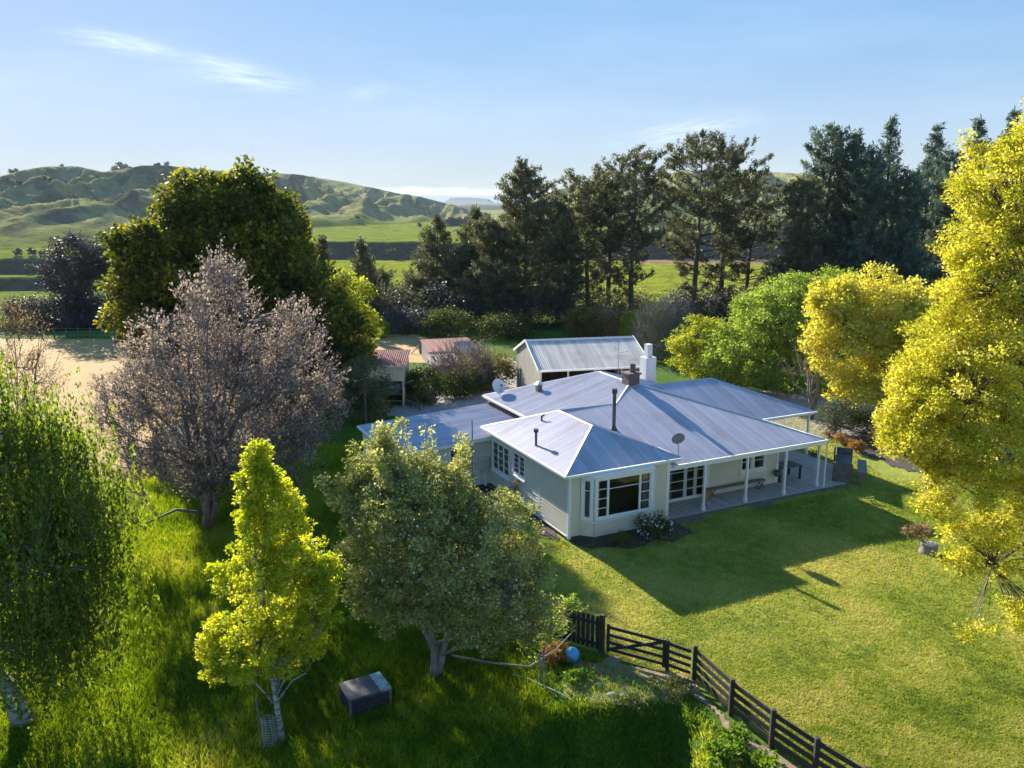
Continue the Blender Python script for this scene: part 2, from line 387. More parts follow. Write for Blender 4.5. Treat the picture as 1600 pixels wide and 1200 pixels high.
def tree(name, label, cat, base, blobs, mat, bark, nclump=300, lpc=60, cr=.35, leaf=.09, aspect=.6, trunk_r=.18, group=None, inner=.35, limbs=9, twigs=0, twig_len=.5, weep=0, updir=0, tint_by_h=True, trunk_top=None, fork=0, leafparts=None, crown_name='crown', seed=1, twig_r=.008, flat=.0, lean=(0, 0), sub_r=.02, bias=.25, shoots=0, shoot_len=.5):
    global rng
    rng = np.random.default_rng(seed)
    base = np.array(base, float); root = empty(name, tuple(base), 0, label, cat, group)
    bl = [tuple(np.array(b[:3]) - base) + tuple(b[3:6]) for b in blobs]
    C = sample_blobs(bl, nclump, inner, bias); C = C[C[:, 2] > .15]
    if shoots:
        cen = C.mean(0); sc_ = np.linalg.norm((C - cen) / (C.std(0) + 1e-6), axis=1) + .5 * (C[:, 2] - cen[2]) / C[:, 2].std(); o = np.argsort(-sc_)[:max(shoots * 3, 10)]; ex = []
        for j in rng.choice(o, shoots, replace=False):
            d = (C[j] - cen); d /= np.linalg.norm(d); d = d * .6 + np.array([0, 0, .8]) + .2 * rng.standard_normal(3); L_ = shoot_len * (.5 + rng.random())
            ex += [C[j] + d * L_ * f for f in (.35, .7, 1.0)]
        C = np.concatenate([C, ex])
    zmin, zmax = C[:, 2].min(), C[:, 2].max()
    # wood
    top = np.array(trunk_top if trunk_top is not None else [np.mean([b[0] for b in bl]), np.mean([b[1] for b in bl]), zmin + .75 * (zmax - zmin)], float)
    mb = MB(); ntr = max(1, fork)
    def tpos(t, k=0):
        p = top * t; p = p + np.array([lean[0], lean[1], 0]) * math.sin(t * math.pi)
        if ntr > 1: a = 6.28 * k / ntr; p = p + np.array([math.cos(a), math.sin(a), 0]) * t * (zmax * .13)
        return p
    for k in range(ntr):
        pts = []; rr = []
        for i in range(9):
            t = i / 8; p = tpos(t, k) + (rng.standard_normal(3) * trunk_r * .35 * (i > 0) * (i < 8)); pts.append(p); rr.append(trunk_r * (1.35 if i == 0 else 1) * (1 - .85 * t) / (1 if ntr == 1 else 1.4))
        mb.tube(pts, rr, 9)
    lim = []
    idx = rng.choice(len(C), min(limbs, len(C)), replace=False)
    for j in idx:
        q = C[j] * .8; tz = max(.08, min(.85, (q[2] * .55) / max(top[2], .1))); k = rng.integers(ntr); s = tpos(tz, k)
        mid = (s + q) / 2 + np.array([0, 0, .12 * np.linalg.norm(q - s)]) + rng.standard_normal(3) * .05 * np.linalg.norm(q - s)
        a = trunk_r * .45 * (1 - .6 * tz)
        mb.tube([s, mid, q], [a, a * .65, a * .3], 6); lim += [mid, q, (mid + q) / 2]
    lim = np.array(lim + [tpos(t, k) for t in (.4, .55, .7, .85, 1) for k in range(ntr)])
    for c in C:
        d = np.linalg.norm(lim - c, axis=1) + .6 * np.maximum(0, lim[:, 2] - c[2]); s = lim[d.argmin()]
        mid = (s + c) / 2 + np.array([0, 0, -.04 if weep else .05]) * np.linalg.norm(c - s)
        mb.tube([s, mid, c], [sub_r, sub_r * .7, sub_r * .35], 3, cap=False)
    TW = []; LP = []; LR = []; LD = []
    for c in C:
        cc = rng.random()
        if weep:
            hh = weep * (.5 + rng.random()); nn = int(lpc * hh); m_ = max(3, nn // 14)
            for q in range(m_):
                o = c + rng.standard_normal(3) * np.array([cr, cr, cr * .6]); t = rng.random(14) * hh
                t = np.minimum(t, max(.2, o[2] - .25))
                P = o[None] + np.stack([.03 * rng.standard_normal(14), .03 * rng.standard_normal(14), -t], 1); P[:, :2] += (t * .07)[:, None] * rng.standard_normal(2)
                LP.append(P); LR.append(np.clip(cc * .6 + .4 * rng.random(14), 0, 1)); LD.append(np.tile([0, 0, -1.0], (14, 1)))
        elif twigs:
            out = c / (np.linalg.norm(c[:2]) + 1e-6); 
            for q in range(twigs):
                d = np.array([out[0] * .45, out[1] * .45, .9 if updir else .3]) + .38 * rng.standard_normal(3); d /= np.linalg.norm(d)
                ln = twig_len * (.5 + rng.random()); s = c + rng.standard_normal(3) * cr * .35; e = s + d * ln
                mb.tube([s, e], [twig_r, twig_r * .5], 3, cap=False)
                k = max(2, lpc // twigs); t = rng.random(k) ** .8
                P = s + d * ln * t[:, None] + rng.standard_normal((k, 3)) * leaf * .7
                LP.append(P); LR.append(np.clip(.5 * cc + .5 * rng.random(k), 0, 1)); LD.append(np.tile(d, (k, 1)))
        else:
            k = int(lpc * (.6 + .8 * rng.random())); P = rng.standard_normal((k, 3)); P *= (.35 + .65 * rng.random((k, 1))) * cr / np.linalg.norm(P, axis=1)[:, None] * 1.4
            P *= np.array([1, 1, .75]); LP.append(c + P); LR.append(np.clip(.45 * cc + .55 * rng.random(k), 0, 1)); LD.append(P / cr + np.array([0, 0, -.2 if flat == 0 else 0]))
    mb.build('trunk', bark, root, smooth=True)
    P = np.concatenate(LP); Rn = np.concatenate(LR); D = np.concatenate(LD)
    ok = P[:, 2] > .05; P, Rn, D = P[ok], Rn[ok], D[ok]
    V, Fq = leafquads(P, leaf, aspect, D, flat)
    npmesh(crown_name, V, Fq, mat, root, np.repeat(Rn, 4))
    return root
def bl(px, py, Y, rx, rz, ry=None):
    """blob seen at a pixel; radii in pixels across/up, depth radius in metres"""
    p = at(px, py, Y); k = Y / F * 1.02
    return (*p, rx * k, ry if ry else rx * k, rz * k)
def shrub(name, label, cat, base, w, h, mat, leaf=.08, n=40, lpc=60, group=None, depth=None, seed=1, cr=None, twigs=0, bark=None, **kw):
    d = depth or w
    bb = [(base[0], base[1], base[2] + h * .5, w / 2, d / 2, h * .5), (base[0] - w * .22, base[1], base[2] + h * .4, w * .3, d * .35, h * .4), (base[0] + w * .22, base[1] + .1, base[2] + h * .38, w * .3, d * .35, h * .38)]
    return tree(name, label, cat, base, bb, mat, bark or M['bark'], n, lpc, cr or w * .13, leaf, trunk_r=.04 + .015 * w, group=group, limbs=5, fork=3, seed=seed, crown_name='foliage', twigs=twigs, sub_r=.012, **kw)

def conifer(name, label, base, H, Rm, mat, bark, seed, style='cone', start=.12, group=None, ntuft=12, needle=.42, cat='pine tree', dens=1.0, lean=0):
    global rng
    rng = np.random.default_rng(seed); root = empty(name, base, 0, label, cat, group)
    mb = MB(); tr = H * .016 + .08
    lx = lean + rng.normal() * .02 * H
    def tp(t): return np.array([lx * t * t + .12 * math.sin(t * 7 + seed), .1 * math.cos(t * 5 + seed), H * t])
    mb.tube([tp(i / 10) for i in range(11)], [tr * (1.25 if i == 0 else 1) * (1 - .93 * i / 10) for i in range(11)], 8)
    LP, LD, LR = [], [], []
    t = start
    while t < .985:
        u = (t - start) / (1 - start)
        if style == 'cone': prof = Rm * (1 - u) ** .75 * (.6 + .4 * min(1, u * 5 + .2)); rise = .25 + .5 * u
        elif style == 'open': prof = Rm * (.35 + .65 * math.sin(min(1, u * 1.15) * math.pi * .78) ** .8) * (1 if u < .8 else (1 - (u - .8) * 2.6)); rise = .35 + .3 * u
        else: prof = Rm * (1 - u ** 2.2) ** .6 * (.75 + .25 * math.sin(u * 9)); rise = .35 + .35 * u
        nb = max(3, int((4 + 2 * rng.random()) * dens)); a0 = rng.random() * 6.28
        for b in range(nb):
            if style == 'open' and rng.random() < (.28 if u > .3 else .5): continue
            a = a0 + b * 6.28 / nb + rng.normal() * .3; ln = max(.35, prof * (.55 + .6 * rng.random())); s = tp(t + rng.normal() * .008)
            dh = np.array([math.cos(a), math.sin(a), 0]); e = s + dh * ln + np.array([0, 0, ln * rise * (.6 + .6 * rng.random())]); mid = (s + e) / 2 - np.array([0, 0, ln * .09])
            br = max(.02, tr * .3 * (1 - u * .7)) * (ln / Rm) ** .5
            mb.tube([s, mid, e], [br, br * .7, br * .3], 4, cap=False)
            f0 = .5 if style == 'open' else .22
            m_ = max(3, int(ln / .36 * (1 - f0) * 2.3))
            for q in range(m_):
                w = f0 + (1 - f0) * (q + rng.random()) / m_; c = (1 - w) ** 2 * s + 2 * w * (1 - w) * mid + w * w * e
                sd = np.array([-dh[1], dh[0], 0]) * rng.normal() * ln * .20 * (1.25 - w * .6); c2 = c + sd + np.array([0, 0, abs(rng.normal()) * .22])
                if rng.random() < .5: mb.tube([c, c2], [br * .35, br * .2], 3, cap=False)
                k = ntuft; ax = dh * .5 + np.array([0, 0, .75]) + .35 * rng.standard_normal(3); ax /= np.linalg.norm(ax)
                along = rng.random((k, 1)) * .5
                P = c2 + ax * along + rng.standard_normal((k, 3)) * .13; D = ax * .8 + .75 * rng.standard_normal((k, 3))
                cc = rng.random(); LP.append(P); LD.append(D); LR.append(np.clip(.5 * cc + .5 * rng.random(k), 0, 1))
        t += (.036 if style != 'open' else .05) * (14 / H) ** .5 * (.8 + .5 * rng.random()) / (dens ** .3)
    k = 60; LP.append(tp(.985) + rng.standard_normal((k, 3)) * np.array([.12, .12, .45])); LD.append(np.tile([0, 0, 1.0], (k, 1)) + .4 * rng.standard_normal((k, 3))); LR.append(rng.random(k))
    mb.build('trunk', bark, root, smooth=True)
    P = np.concatenate(LP); D = np.concatenate(LD); Rn = np.concatenate(LR)
    V, Fq = leafquads(P, needle * 1.1, .22, D)
    npmesh('crown', V, Fq, mat, root, np.repeat(Rn, 4))
    return root

# ---------------------------------------------------------------- ground and hills
LAWNX = [(4, 15), (8, 12), (16.3, 8.4), (17.9, 7.4), (19.1, 6.8), (20.5, 6.1), (22.2, 5.3), (23.74, 2.9), (25, 1.0), (27, -1.0), (30, -2.5), (60, -4)]
def zone_near(X, Y):
    n = noise.noise(Vector((X * .7, Y * .7, 1))) * .6; q_ = noise.noise(Vector((X * .11, Y * .16, 12)))
    lx = lerp(LAWNX, Y); w = sstep(-.3, .5, X - lx + n * .5)
    if Y > 52: w *= 1 - sstep(52, 58, Y)
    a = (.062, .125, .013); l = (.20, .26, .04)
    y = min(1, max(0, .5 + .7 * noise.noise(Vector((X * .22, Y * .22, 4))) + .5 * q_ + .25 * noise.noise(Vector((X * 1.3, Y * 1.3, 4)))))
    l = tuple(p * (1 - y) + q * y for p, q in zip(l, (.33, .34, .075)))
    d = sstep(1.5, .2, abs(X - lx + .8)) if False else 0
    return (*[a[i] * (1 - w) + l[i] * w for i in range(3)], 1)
def sheet(name, rows, cols, fn, mat, zone, kind='structure', label=None):
    V = []; C = []
    for Y in rows:
        for q in cols:
            X = (q - 800) / 1325.7 * Y; V.append((X, Y, fn(X, Y))); 
    V = np.array(V); nr, nc = len(rows), len(cols)
    i, j = np.meshgrid(np.arange(nr - 1), np.arange(nc - 1), indexing='ij'); a = (i * nc + j).ravel()
    Fq = np.stack([a, a + 1, a + nc + 1, a + nc], 1)
    o = npmesh(name, V, Fq, mat, smooth=True)
    ca = o.data.color_attributes.new('zone', 'FLOAT_COLOR', 'POINT')
    ca.data.foreach_set('color', np.array([zone(*v) for v in V], np.float32).ravel())
    return tag(o, kind=kind)
rows = list(np.concatenate([np.linspace(2, 14, 10), np.linspace(14.4, 30, 75), np.linspace(30.5, 90, 80)]))
cols = list(np.linspace(-900, 2500, 240))
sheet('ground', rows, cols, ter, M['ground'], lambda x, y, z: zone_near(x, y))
def zone_far(X, Y, z):
    px = 800 + 1325.7 * X / Y; w = sstep(390, 500, px)
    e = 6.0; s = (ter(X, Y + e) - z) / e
    field = (.24, .30, .045); scarp_shade = (.055, .065, .03); hill = (.36, .36, .14)  # dark scarp colour paints in the shade on slopes facing the viewer
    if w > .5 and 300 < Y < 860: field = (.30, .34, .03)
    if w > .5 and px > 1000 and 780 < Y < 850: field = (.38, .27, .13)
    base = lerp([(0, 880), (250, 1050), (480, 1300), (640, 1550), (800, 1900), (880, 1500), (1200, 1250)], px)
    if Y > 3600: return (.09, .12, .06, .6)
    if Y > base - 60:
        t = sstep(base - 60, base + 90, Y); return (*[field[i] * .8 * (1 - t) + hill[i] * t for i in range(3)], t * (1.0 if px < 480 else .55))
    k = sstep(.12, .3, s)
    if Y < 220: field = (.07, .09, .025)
    return (*[field[i] * (1 - k) + scarp_shade[i] * k for i in range(3)], k)
rows = list(np.concatenate([np.linspace(90, 180, 30), np.linspace(186, 560, 30), np.linspace(564, 900, 110), np.linspace(906, 2700, 210), np.linspace(2730, 3600, 25), np.geomspace(3700, 10400, 25)]))
cols = list(np.concatenate([np.linspace(-900, -40, 50), np.linspace(-30, 790, 200), np.linspace(797, 1400, 100), np.linspace(1412, 2500, 55)]))
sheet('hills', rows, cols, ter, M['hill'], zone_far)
# distant table mountains
def mesa(name, pts, Y, depth):
    mb = MB(); n = len(pts)
    P0 = [at(x, y, Y) for x, y in pts]
    for i in range(n - 1):
        a, b = P0[i], P0[i + 1]
        m1 = Vector((a[0], Y - depth * .35, max(-28, a[2] * .45 - 12))); m2 = Vector((b[0], Y - depth * .35, max(-28, b[2] * .45 - 12)))
        mb.face([(a[0], Y - depth, -30), (b[0], Y - depth, -30), m2, m1]); mb.face([m1, m2, b, a])
        mb.face([a, b, (b[0], Y + depth, -30), (a[0], Y + depth, -30)])
    m, nt, b_ = MATS.get('far_hill', (None,)) and (None, None, None) if False else (None, None, None)
    return tag(mb.build(name, M['farhill'], smooth=False), kind='structure')
M['farhill'] = plain('far_hill', (.03, .035, .03), 1, var=.3, scale=.004)
rp = [(676, 322), (690, 318), (700, 312), (703, 309.5), (712, 308.5), (735, 308.8), (755, 310), (763, 311), (768, 314), (776, 319), (790, 322), (803, 325)]
mesa('far_hill', rp, 8200, 500)
rp2 = [(560, 316), (600, 318), (640, 317), (690, 321), (712, 319), (730, 322), (760, 324), (800, 322), (850, 318), (900, 321)]
mesa('far_hill', rp2, 6800, 350)

def drape(name, poly, mat, dz, step, kind='structure', jag=.35):
    """a sheet of irregular outline laid just above the ground"""
    xs = [p[0] for p in poly]; ys = [p[1] for p in poly]
    def inside(x, y):
        c = False
        for i in range(len(poly)):
            x1, y1 = poly[i]; x2, y2 = poly[i - 1]
            if (y1 > y) != (y2 > y) and x < (x2 - x1) * (y - y1) / (y2 - y1) + x1: c = not c
        return c
    nx = int((max(xs) - min(xs)) / step) + 1; ny = int((max(ys) - min(ys)) / step) + 1
    idx = {}; V = []; Fq = []
    def vid(i, j):
        if (i, j) not in idx:
            x = min(xs) + i * step; y = min(ys) + j * step; idx[(i, j)] = len(V)
            x += jag * step * noise.noise(Vector((x * 1.7, y * 1.7, 2))); y += jag * step * noise.noise(Vector((x * 1.7, y * 1.7, 8)))
            V.append((x, y, ter(x, y) + dz))
        return idx[(i, j)]
    for i in range(nx):
        for j in range(ny):
            x = min(xs) + (i + .5) * step; y = min(ys) + (j + .5) * step
            w = jag * 1.6
            if inside(x + w * noise.noise(Vector((x * .9, y * .9, 0))), y + w * noise.noise(Vector((x * .9, y * .9, 5)))):
                Fq.append((vid(i, j), vid(i + 1, j), vid(i + 1, j + 1), vid(i, j + 1)))
    return tag(npmesh(name, V, Fq, mat, smooth=True), kind=kind)
drape('paddock', [(-90, 46), (-15, 41), (-12.5, 50), (-12, 60), (-20, 84), (-90, 84)], M['gold'], .035, .5)
drape('farm_yard', [(-14.5, 72), (-5.5, 71), (-6.5, 80), (-10, 87), (-17, 87)], M['gold'], .03, .4)
drape('driveway', [hw(u, v)[:2] for u, v in ((0, 21), (-.5, 24.5), (3, 27), (9, 27.5), (14, 38), (16, 38), (12, 27), (22, 22.5), (33, 13), (30, 8), (24, 6.2), (19, 7.6), (17.5, 13), (14, 16), (6, 16.5))], M['gravel'], .03, .3)
drape('path', [(1.9, 23.2), (3.1, 23.5), (5.1, 22.3), (5.9, 20.6), (6.6, 19.3), (7.4, 17.9), (8.4, 15.8), (7.4, 15.6), (6.0, 18.2), (5.8, 20.3), (4.8, 22.05), (3.0, 22.5)], M['dirt'], .025, .07)
drape('bare_ground', [pt(x, y)[:2] for x, y in ((893, 1050), (925, 1032), (960, 1030), (1010, 1046), (1068, 1072), (1085, 1085), (1040, 1084), (990, 1094), (955, 1100), (905, 1098), (880, 1078))], M['drygrass'], .022, .09)
drape('garden_bed', [hw(u, v)[:2] for u, v in ((.05, -.1), (.1, -.9), (1.8, -1.6), (4, -2.0), (5.3, -1.6), (5.2, -.1))], M['bed'], .03, .12)
drape('garden_bed', [hw(u, v)[:2] for u, v in ((-.1, .3), (-.5, .2), (-1.6, 4), (-2.6, 7.8), (-.1, 7.8))], M['bed'], .03, .15)
drape('garden_bed', [(18.9, 48), (19.5, 46.5), (21, 42.3), (25, 40.8), (29, 41), (32, 50), (22, 50)], M['bed'], .03, .25)

# ---------------------------------------------------------------- grass (uncountable)
def blades(name, pts, h, w, mat, lean=.5, cl=1.0):
    n = len(pts); a = rng.random(n) * 6.283; P = np.array(pts)
    s = np.maximum(1, P[:, 1] / 24) ** .8; hh = h * s * (.5 + rng.random(n)); ww = w * s
    cx, cy = np.cos(a) * ww, np.sin(a) * ww
    V = np.empty((n, 3, 3)); V[:, 0] = P; V[:, 0, 0] += cx; V[:, 0, 1] += cy; V[:, 1] = P; V[:, 1, 0] -= cx; V[:, 1, 1] -= cy
    V[:, 2] = P; l = rng.standard_normal((n, 2)) * (hh * lean)[:, None]; V[:, 2, 0] += l[:, 0]; V[:, 2, 1] += l[:, 1]; V[:, 2, 2] += hh
    r = np.array([.5 + .55 * noise.noise(Vector((x * .11, y * .16, 12))) + .7 * noise.noise(Vector((x * .45, y * .45, 6))) + .5 * noise.noise(Vector((x * 2.2, y * 2.2, 3))) for x, y, z in pts]) + .2 * rng.standard_normal(n)
    o = npmesh(name, V.reshape(-1, 3), np.arange(3 * n).reshape(n, 3), mat, rnd=np.repeat(np.clip(r * cl, 0, 1), 3))
    return tag(o, kind='stuff', cat='grass')
def in_house(X, Y):
    dx, dy = X - HO[0], Y - HO[1]; u = dx * HU[0] + dy * HU[1]; v = dx * HV[0] + dy * HV[1]
    if -.1 < u < 5.3 and -.2 < v < 14: return True
    if 5 < u < 17.9 and -.55 < v < 14 and u < 17.9 + min(0, (v - 2) * .5): return True
    if -5.1 < u < 1 and 7.8 < v < 13.6: return True
    if -.1 < u < 5.3 and -1.4 < v <= 0: return True
    if -2.2 < u < 0 and .3 < v < 7.8: return True
    if v > 15.5 and u > -1 and Y < 62: return True
    return False
pts = []; rr = random.Random(3)
while len(pts) < 300000:
    Y = 15 * (58 / 15) ** (rr.random() ** .9); X = lerp(LAWNX, Y) + .1 + (Y * .66 - lerp(LAWNX, Y) + 1) * rr.random()
    if in_house(X, Y) or (X > 19.5 and Y > 41): continue
    pts.append((X, Y, ter(X, Y) - .005))
tag(blades('lawn_grass', pts, .05, .016, G['lawn'], .9), 'short mown lawn grass around the house')
pts = []
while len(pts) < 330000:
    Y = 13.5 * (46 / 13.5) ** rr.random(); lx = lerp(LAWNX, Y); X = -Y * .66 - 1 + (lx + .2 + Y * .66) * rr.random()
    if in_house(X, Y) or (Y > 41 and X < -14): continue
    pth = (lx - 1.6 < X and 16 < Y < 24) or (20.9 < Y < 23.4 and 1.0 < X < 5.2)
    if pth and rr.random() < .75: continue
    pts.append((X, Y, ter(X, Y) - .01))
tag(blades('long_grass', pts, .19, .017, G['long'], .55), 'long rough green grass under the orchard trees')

# ---------------------------------------------------------------- the homestead
house = empty('house', HO, HA, 'cream weatherboard homestead with blue grey corrugated iron roofs and a verandah', 'house')
ho = house
EV = 3.0
def f_W1L(u, v): return EV + .39 * (u + .27)
def f_MF(u, v): return 2.55 + .284 * (v - .15)
def f_W2L(u, v): return 2.95 + .31 * (u - 2.65)
def corr(mb, poly, down, pitch=.115, amp=.0095):
    """real corrugated sheet over a planar polygon; down = horizontal direction of fall"""
    P = [Vector(p) for p in poly]; d = Vector((down[0], down[1], 0)).normalized(); sd = Vector((-d.y, d.x, 0))
    nrm = Vector((0, 0, 0))
    for i in range(len(P)): nrm += P[i].cross(P[(i + 1) % len(P)])
    nrm.normalize(); nrm = nrm if nrm.z > 0 else -nrm
    c0 = sum(P, Vector()) / len(P)
    def zz(x, y): return c0.z - (nrm.x * (x - c0.x) + nrm.y * (y - c0.y)) / nrm.z
    S = [p.dot(sd) for p in P]; T = [p.dot(d) for p in P]
    st = pitch / 4; k0 = math.ceil(min(S) / st); k1 = math.floor(max(S) / st); prev = None
    for k in range(k0, k1 + 1):
        s = k * st; ts = []
        for i in range(len(P)):
            j = (i + 1) % len(P)
            if (S[i] - s) * (S[j] - s) <= 0 and abs(S[i] - S[j]) > 1e-9: ts.append(T[i] + (T[j] - T[i]) * (s - S[i]) / (S[j] - S[i]))
        if len(ts) < 2: prev = None; continue
        a, b = min(ts), max(ts); off = amp * (0, 1, 0, -1)[k % 4] if pitch < .2 else amp * (1, 1, 0, 0)[k % 4]
        row = []
        for t in (a, b):
            q = d * t + sd * s; q.z = zz(q.x, q.y) + off; row.append((q, (s, t)))
        if prev:
            mb.face([prev[0][0], prev[1][0], row[1][0], row[0][0]], [prev[0][1], prev[1][1], row[1][1], row[0][1]])
        prev = row
def cap(mb, a, b, w=.10, drop=.045, up=.03):
    a, b = Vector(a), Vector(b); d = (b - a); h = Vector((-d.y, d.x, 0)).normalized() * w
    A = a + Vector((0, 0, up)); B = b + Vector((0, 0, up)); z = Vector((0, 0, -drop))
    mb.face([A, B, B + h + z, A + h + z]); mb.face([A, A - h + z, B - h + z, B])
    z2 = Vector((0, 0, -drop - .02)); mb.face([A + h + z, B + h + z, B + h + z2, A + h + z2]); mb.face([A - h + z, A - h + z2, B - h + z2, B - h + z])
    mb.face([A, A + h + z, A - h + z]); mb.face([B, B - h + z, B + h + z])
# key points
e1, e2, e3, e4 = (-.27, -.22, EV), (5.5, -.22, EV), (-.27, 8.25, EV), (2.4, 8.25, 3.1)
ap = (2.62, 2.5, 4.10); r1 = (2.62, 5.6, 4.09); r2 = (5.9, 5.6, 4.06); pk = (7.95, 7.4, 4.60); pb = (7.97, 10.6, 4.60)
gf = (2.4, 14.0, 3.1); vr = (5.5, 1.56, 2.95); vc = (14.5, .15, 2.55); vl = (5.2, .15, 2.55); wv = (14.45, 4.6, 2.52)
w3r = (18.35, 4.6, 2.52); w3p = (14.3, 8.6, 4.0); w3m = (9.85, 8.6, 4.0); w3b = (18.35, 12.6, 2.52); w3n = (14.45, 12.6, 2.52); bc = (14.45, 14.0, 2.7)
rf = MB()
corr(rf, [e1, ap, r1, e3], (-1, 0)); corr(rf, [e1, e2, ap], (0, -1))
corr(rf, [e2, vr, r1, ap], (1, 0))
corr(rf, [e3, r1, r2, e4], (0, 1))
corr(rf, [vl, vc, pk, r2, r1, (5.2, 2.0, 3.07)], (0, -1))
corr(rf, [e4, r2, pk], (-1, 0)); corr(rf, [e4, pk, pb, gf], (-1, 0))
corr(rf, [vc, wv, w3m, pk], (1, 0)); corr(rf, [pk, w3m, w3n, bc, pb], (1, 0)); corr(rf, [gf, pb, bc], (0, 1))
corr(rf, [wv, w3r, w3p, w3m], (0, -1)); corr(rf, [w3r, w3b, w3p], (1, 0)); corr(rf, [w3m, w3p, w3b, w3n], (0, 1))
roof = rf.build('roof', M['roof'], ho)
lt = MB(); corr(lt, [(-5.05, 7.7, 2.3), (2.6, 7.7, 2.71), (2.6, 13.6, 2.71), (-5.05, 13.6, 2.3)], (-1, 0))
lt.build('roof', M['roof'], ho)['label'] = 'low blue grey lean-to roof'
cm = MB()
for a, b in ((ap, e1), (ap, e2), (ap, r1), (r1, r2), (r2, pk), (pk, pb), (pk, vc), (w3m, w3p), (w3p, w3r), (w3p, w3b), (pb, bc), (pb, gf), (r1, e3)): cap(cm, a, b)
cm.build('ridge_cap', M['cap'], roof)
# undersides, fascias and gutters
sf = MB(); dz = -.07
for poly in ([e1, ap, r1, e3], [e1, e2, ap], [e3, r1, r2, e4], [vl, vc, pk, r2, r1, (5.2, 2.0, 3.07)], [e4, r2, pk, pb, gf], [vc, wv, w3m, pk], [wv, w3r, w3p, w3m], [w3r, w3b, w3p], [pk, w3m, w3n, bc, pb], [gf, pb, bc], [w3m, w3p, w3b, w3n], [(-5.05, 7.7, 2.3), (2.6, 7.7, 2.71), (2.6, 13.6, 2.71), (-5.05, 13.6, 2.3)]):
    q = [(p[0], p[1], p[2] + dz) for p in poly]; sf.face(q[::-1])
sf.build('soffit', M['white'], ho)
fa = MB()
def fascia(a, b, h=.17): fa.bar((a[0], a[1], a[2] - .095), (b[0], b[1], b[2] - .095), .03, h)
for a, b in ((e1, e2), (e1, e3), (e3, (2.4, 8.25, EV)), (vl, vc), (vc, wv), (wv, w3r), (w3r, w3b), (e4, gf), ((-5.05, 7.7, 2.3), (.0, 7.7, 2.57)), ((-5.05, 7.7, 2.3), (-5.05, 13.6, 2.3)), ((-5.05, 13.6, 2.3), (2.6, 13.6, 2.71)), (e2, (5.5, 1.5, EV))): fascia(a, b)
fa.build('fascia', M['white'], ho)
gt = MB()
def gutter(a, b, o=(0, 0)):
    gt = MB(); gt.bar((a[0] + o[0], a[1] + o[1], a[2] - .05), (b[0] + o[0], b[1] + o[1], b[2] - .05), .10, .085); gt.build('gutter', M['white'], ho)
gutter(e1, (5.5, -.22, EV), (0, -.07)); gutter((-.27, -.3, EV), e3, (-.07, 0)); gutter((5.35, .15, 2.55), (14.6, .15, 2.55), (0, -.07)); gutter(vc, wv, (.07, 0)); gutter(wv, (18.45, 4.6, 2.52), (0, -.07)); gutter(e4, gf, (-.07, 0)); gutter((-5.05, 7.65, 2.28), (-5.05, 13.6, 2.28), (-.07, 0))
# soil stripe: flashing between the wings
fl = MB(); fl.bar((2.5, 8.3, 2.78), (2.5, 13.6, 2.78), .22, .04); fl.build('flashing', plain('rusty_flashing', (.22, .12, .09), .8, .2, .4), ho)

# walls -----------------------------------------------------------
def frame3(p0, p1):
    d = Vector((p1[0] - p0[0], p1[1] - p0[1], 0)); Ln = d.length; d.normalize(); n = Vector((d.y, -d.x, 0)); o = Vector((p0[0], p0[1], 0))
    return Ln, (lambda a, z, off: o + d * a + n * off + Vector((0, 0, z)))
def boards(p0, p1, z0, z1, ops, name='wall', mat=None, parent=None, row=.15, lining=True, zt=None):
    Ln, g = frame3(p0, p1); mb = MB(); z = z0
    while z < z1 - .01:
        zt_ = min(z + row, z1); segs = [(0, Ln)]
        for a0, a1, b0, b1 in ops:
            if b0 < (z + zt_) / 2 < b1:
                ns = []
                for s0, s1 in segs:
                    if a0 > s0: ns.append((s0, min(a0, s1)))
                    if a1 < s1: ns.append((max(a1, s0), s1))
                segs = [s for s in ns if s[1] - s[0] > .005]
        for s0, s1 in segs:
            mb.face([g(s0, z, .034), g(s1, z, .034), g(s1, zt_, .004), g(s0, zt_, .004)])
            mb.face([g(s0, z, .0), g(s1, z, .0), g(s1, z, .034), g(s0, z, .034)])
        z = zt_
    w = mb.build(name, mat or M['cream'], parent or ho)
    if lining:
        ml = MB(); xs = sorted({0, Ln, *[q for o in ops for q in o[:2]]}); zs = sorted({z0, z1, *[q for o in ops for q in o[2:]]})
        for i in range(len(xs) - 1):
            for j in range(len(zs) - 1):
                cx, cz = (xs[i] + xs[i + 1]) / 2, (zs[j] + zs[j + 1]) / 2
                if any(a0 < cx < a1 and b0 < cz < b1 for a0, a1, b0, b1 in ops): continue
                for of in (-.004, -.10): ml.face([g(xs[i], zs[j], of), g(xs[i + 1], zs[j], of), g(xs[i + 1], zs[j + 1], of), g(xs[i], zs[j + 1], of)])
        ml.build('lining', M['inner'] if lining is True else lining, w)
    return w
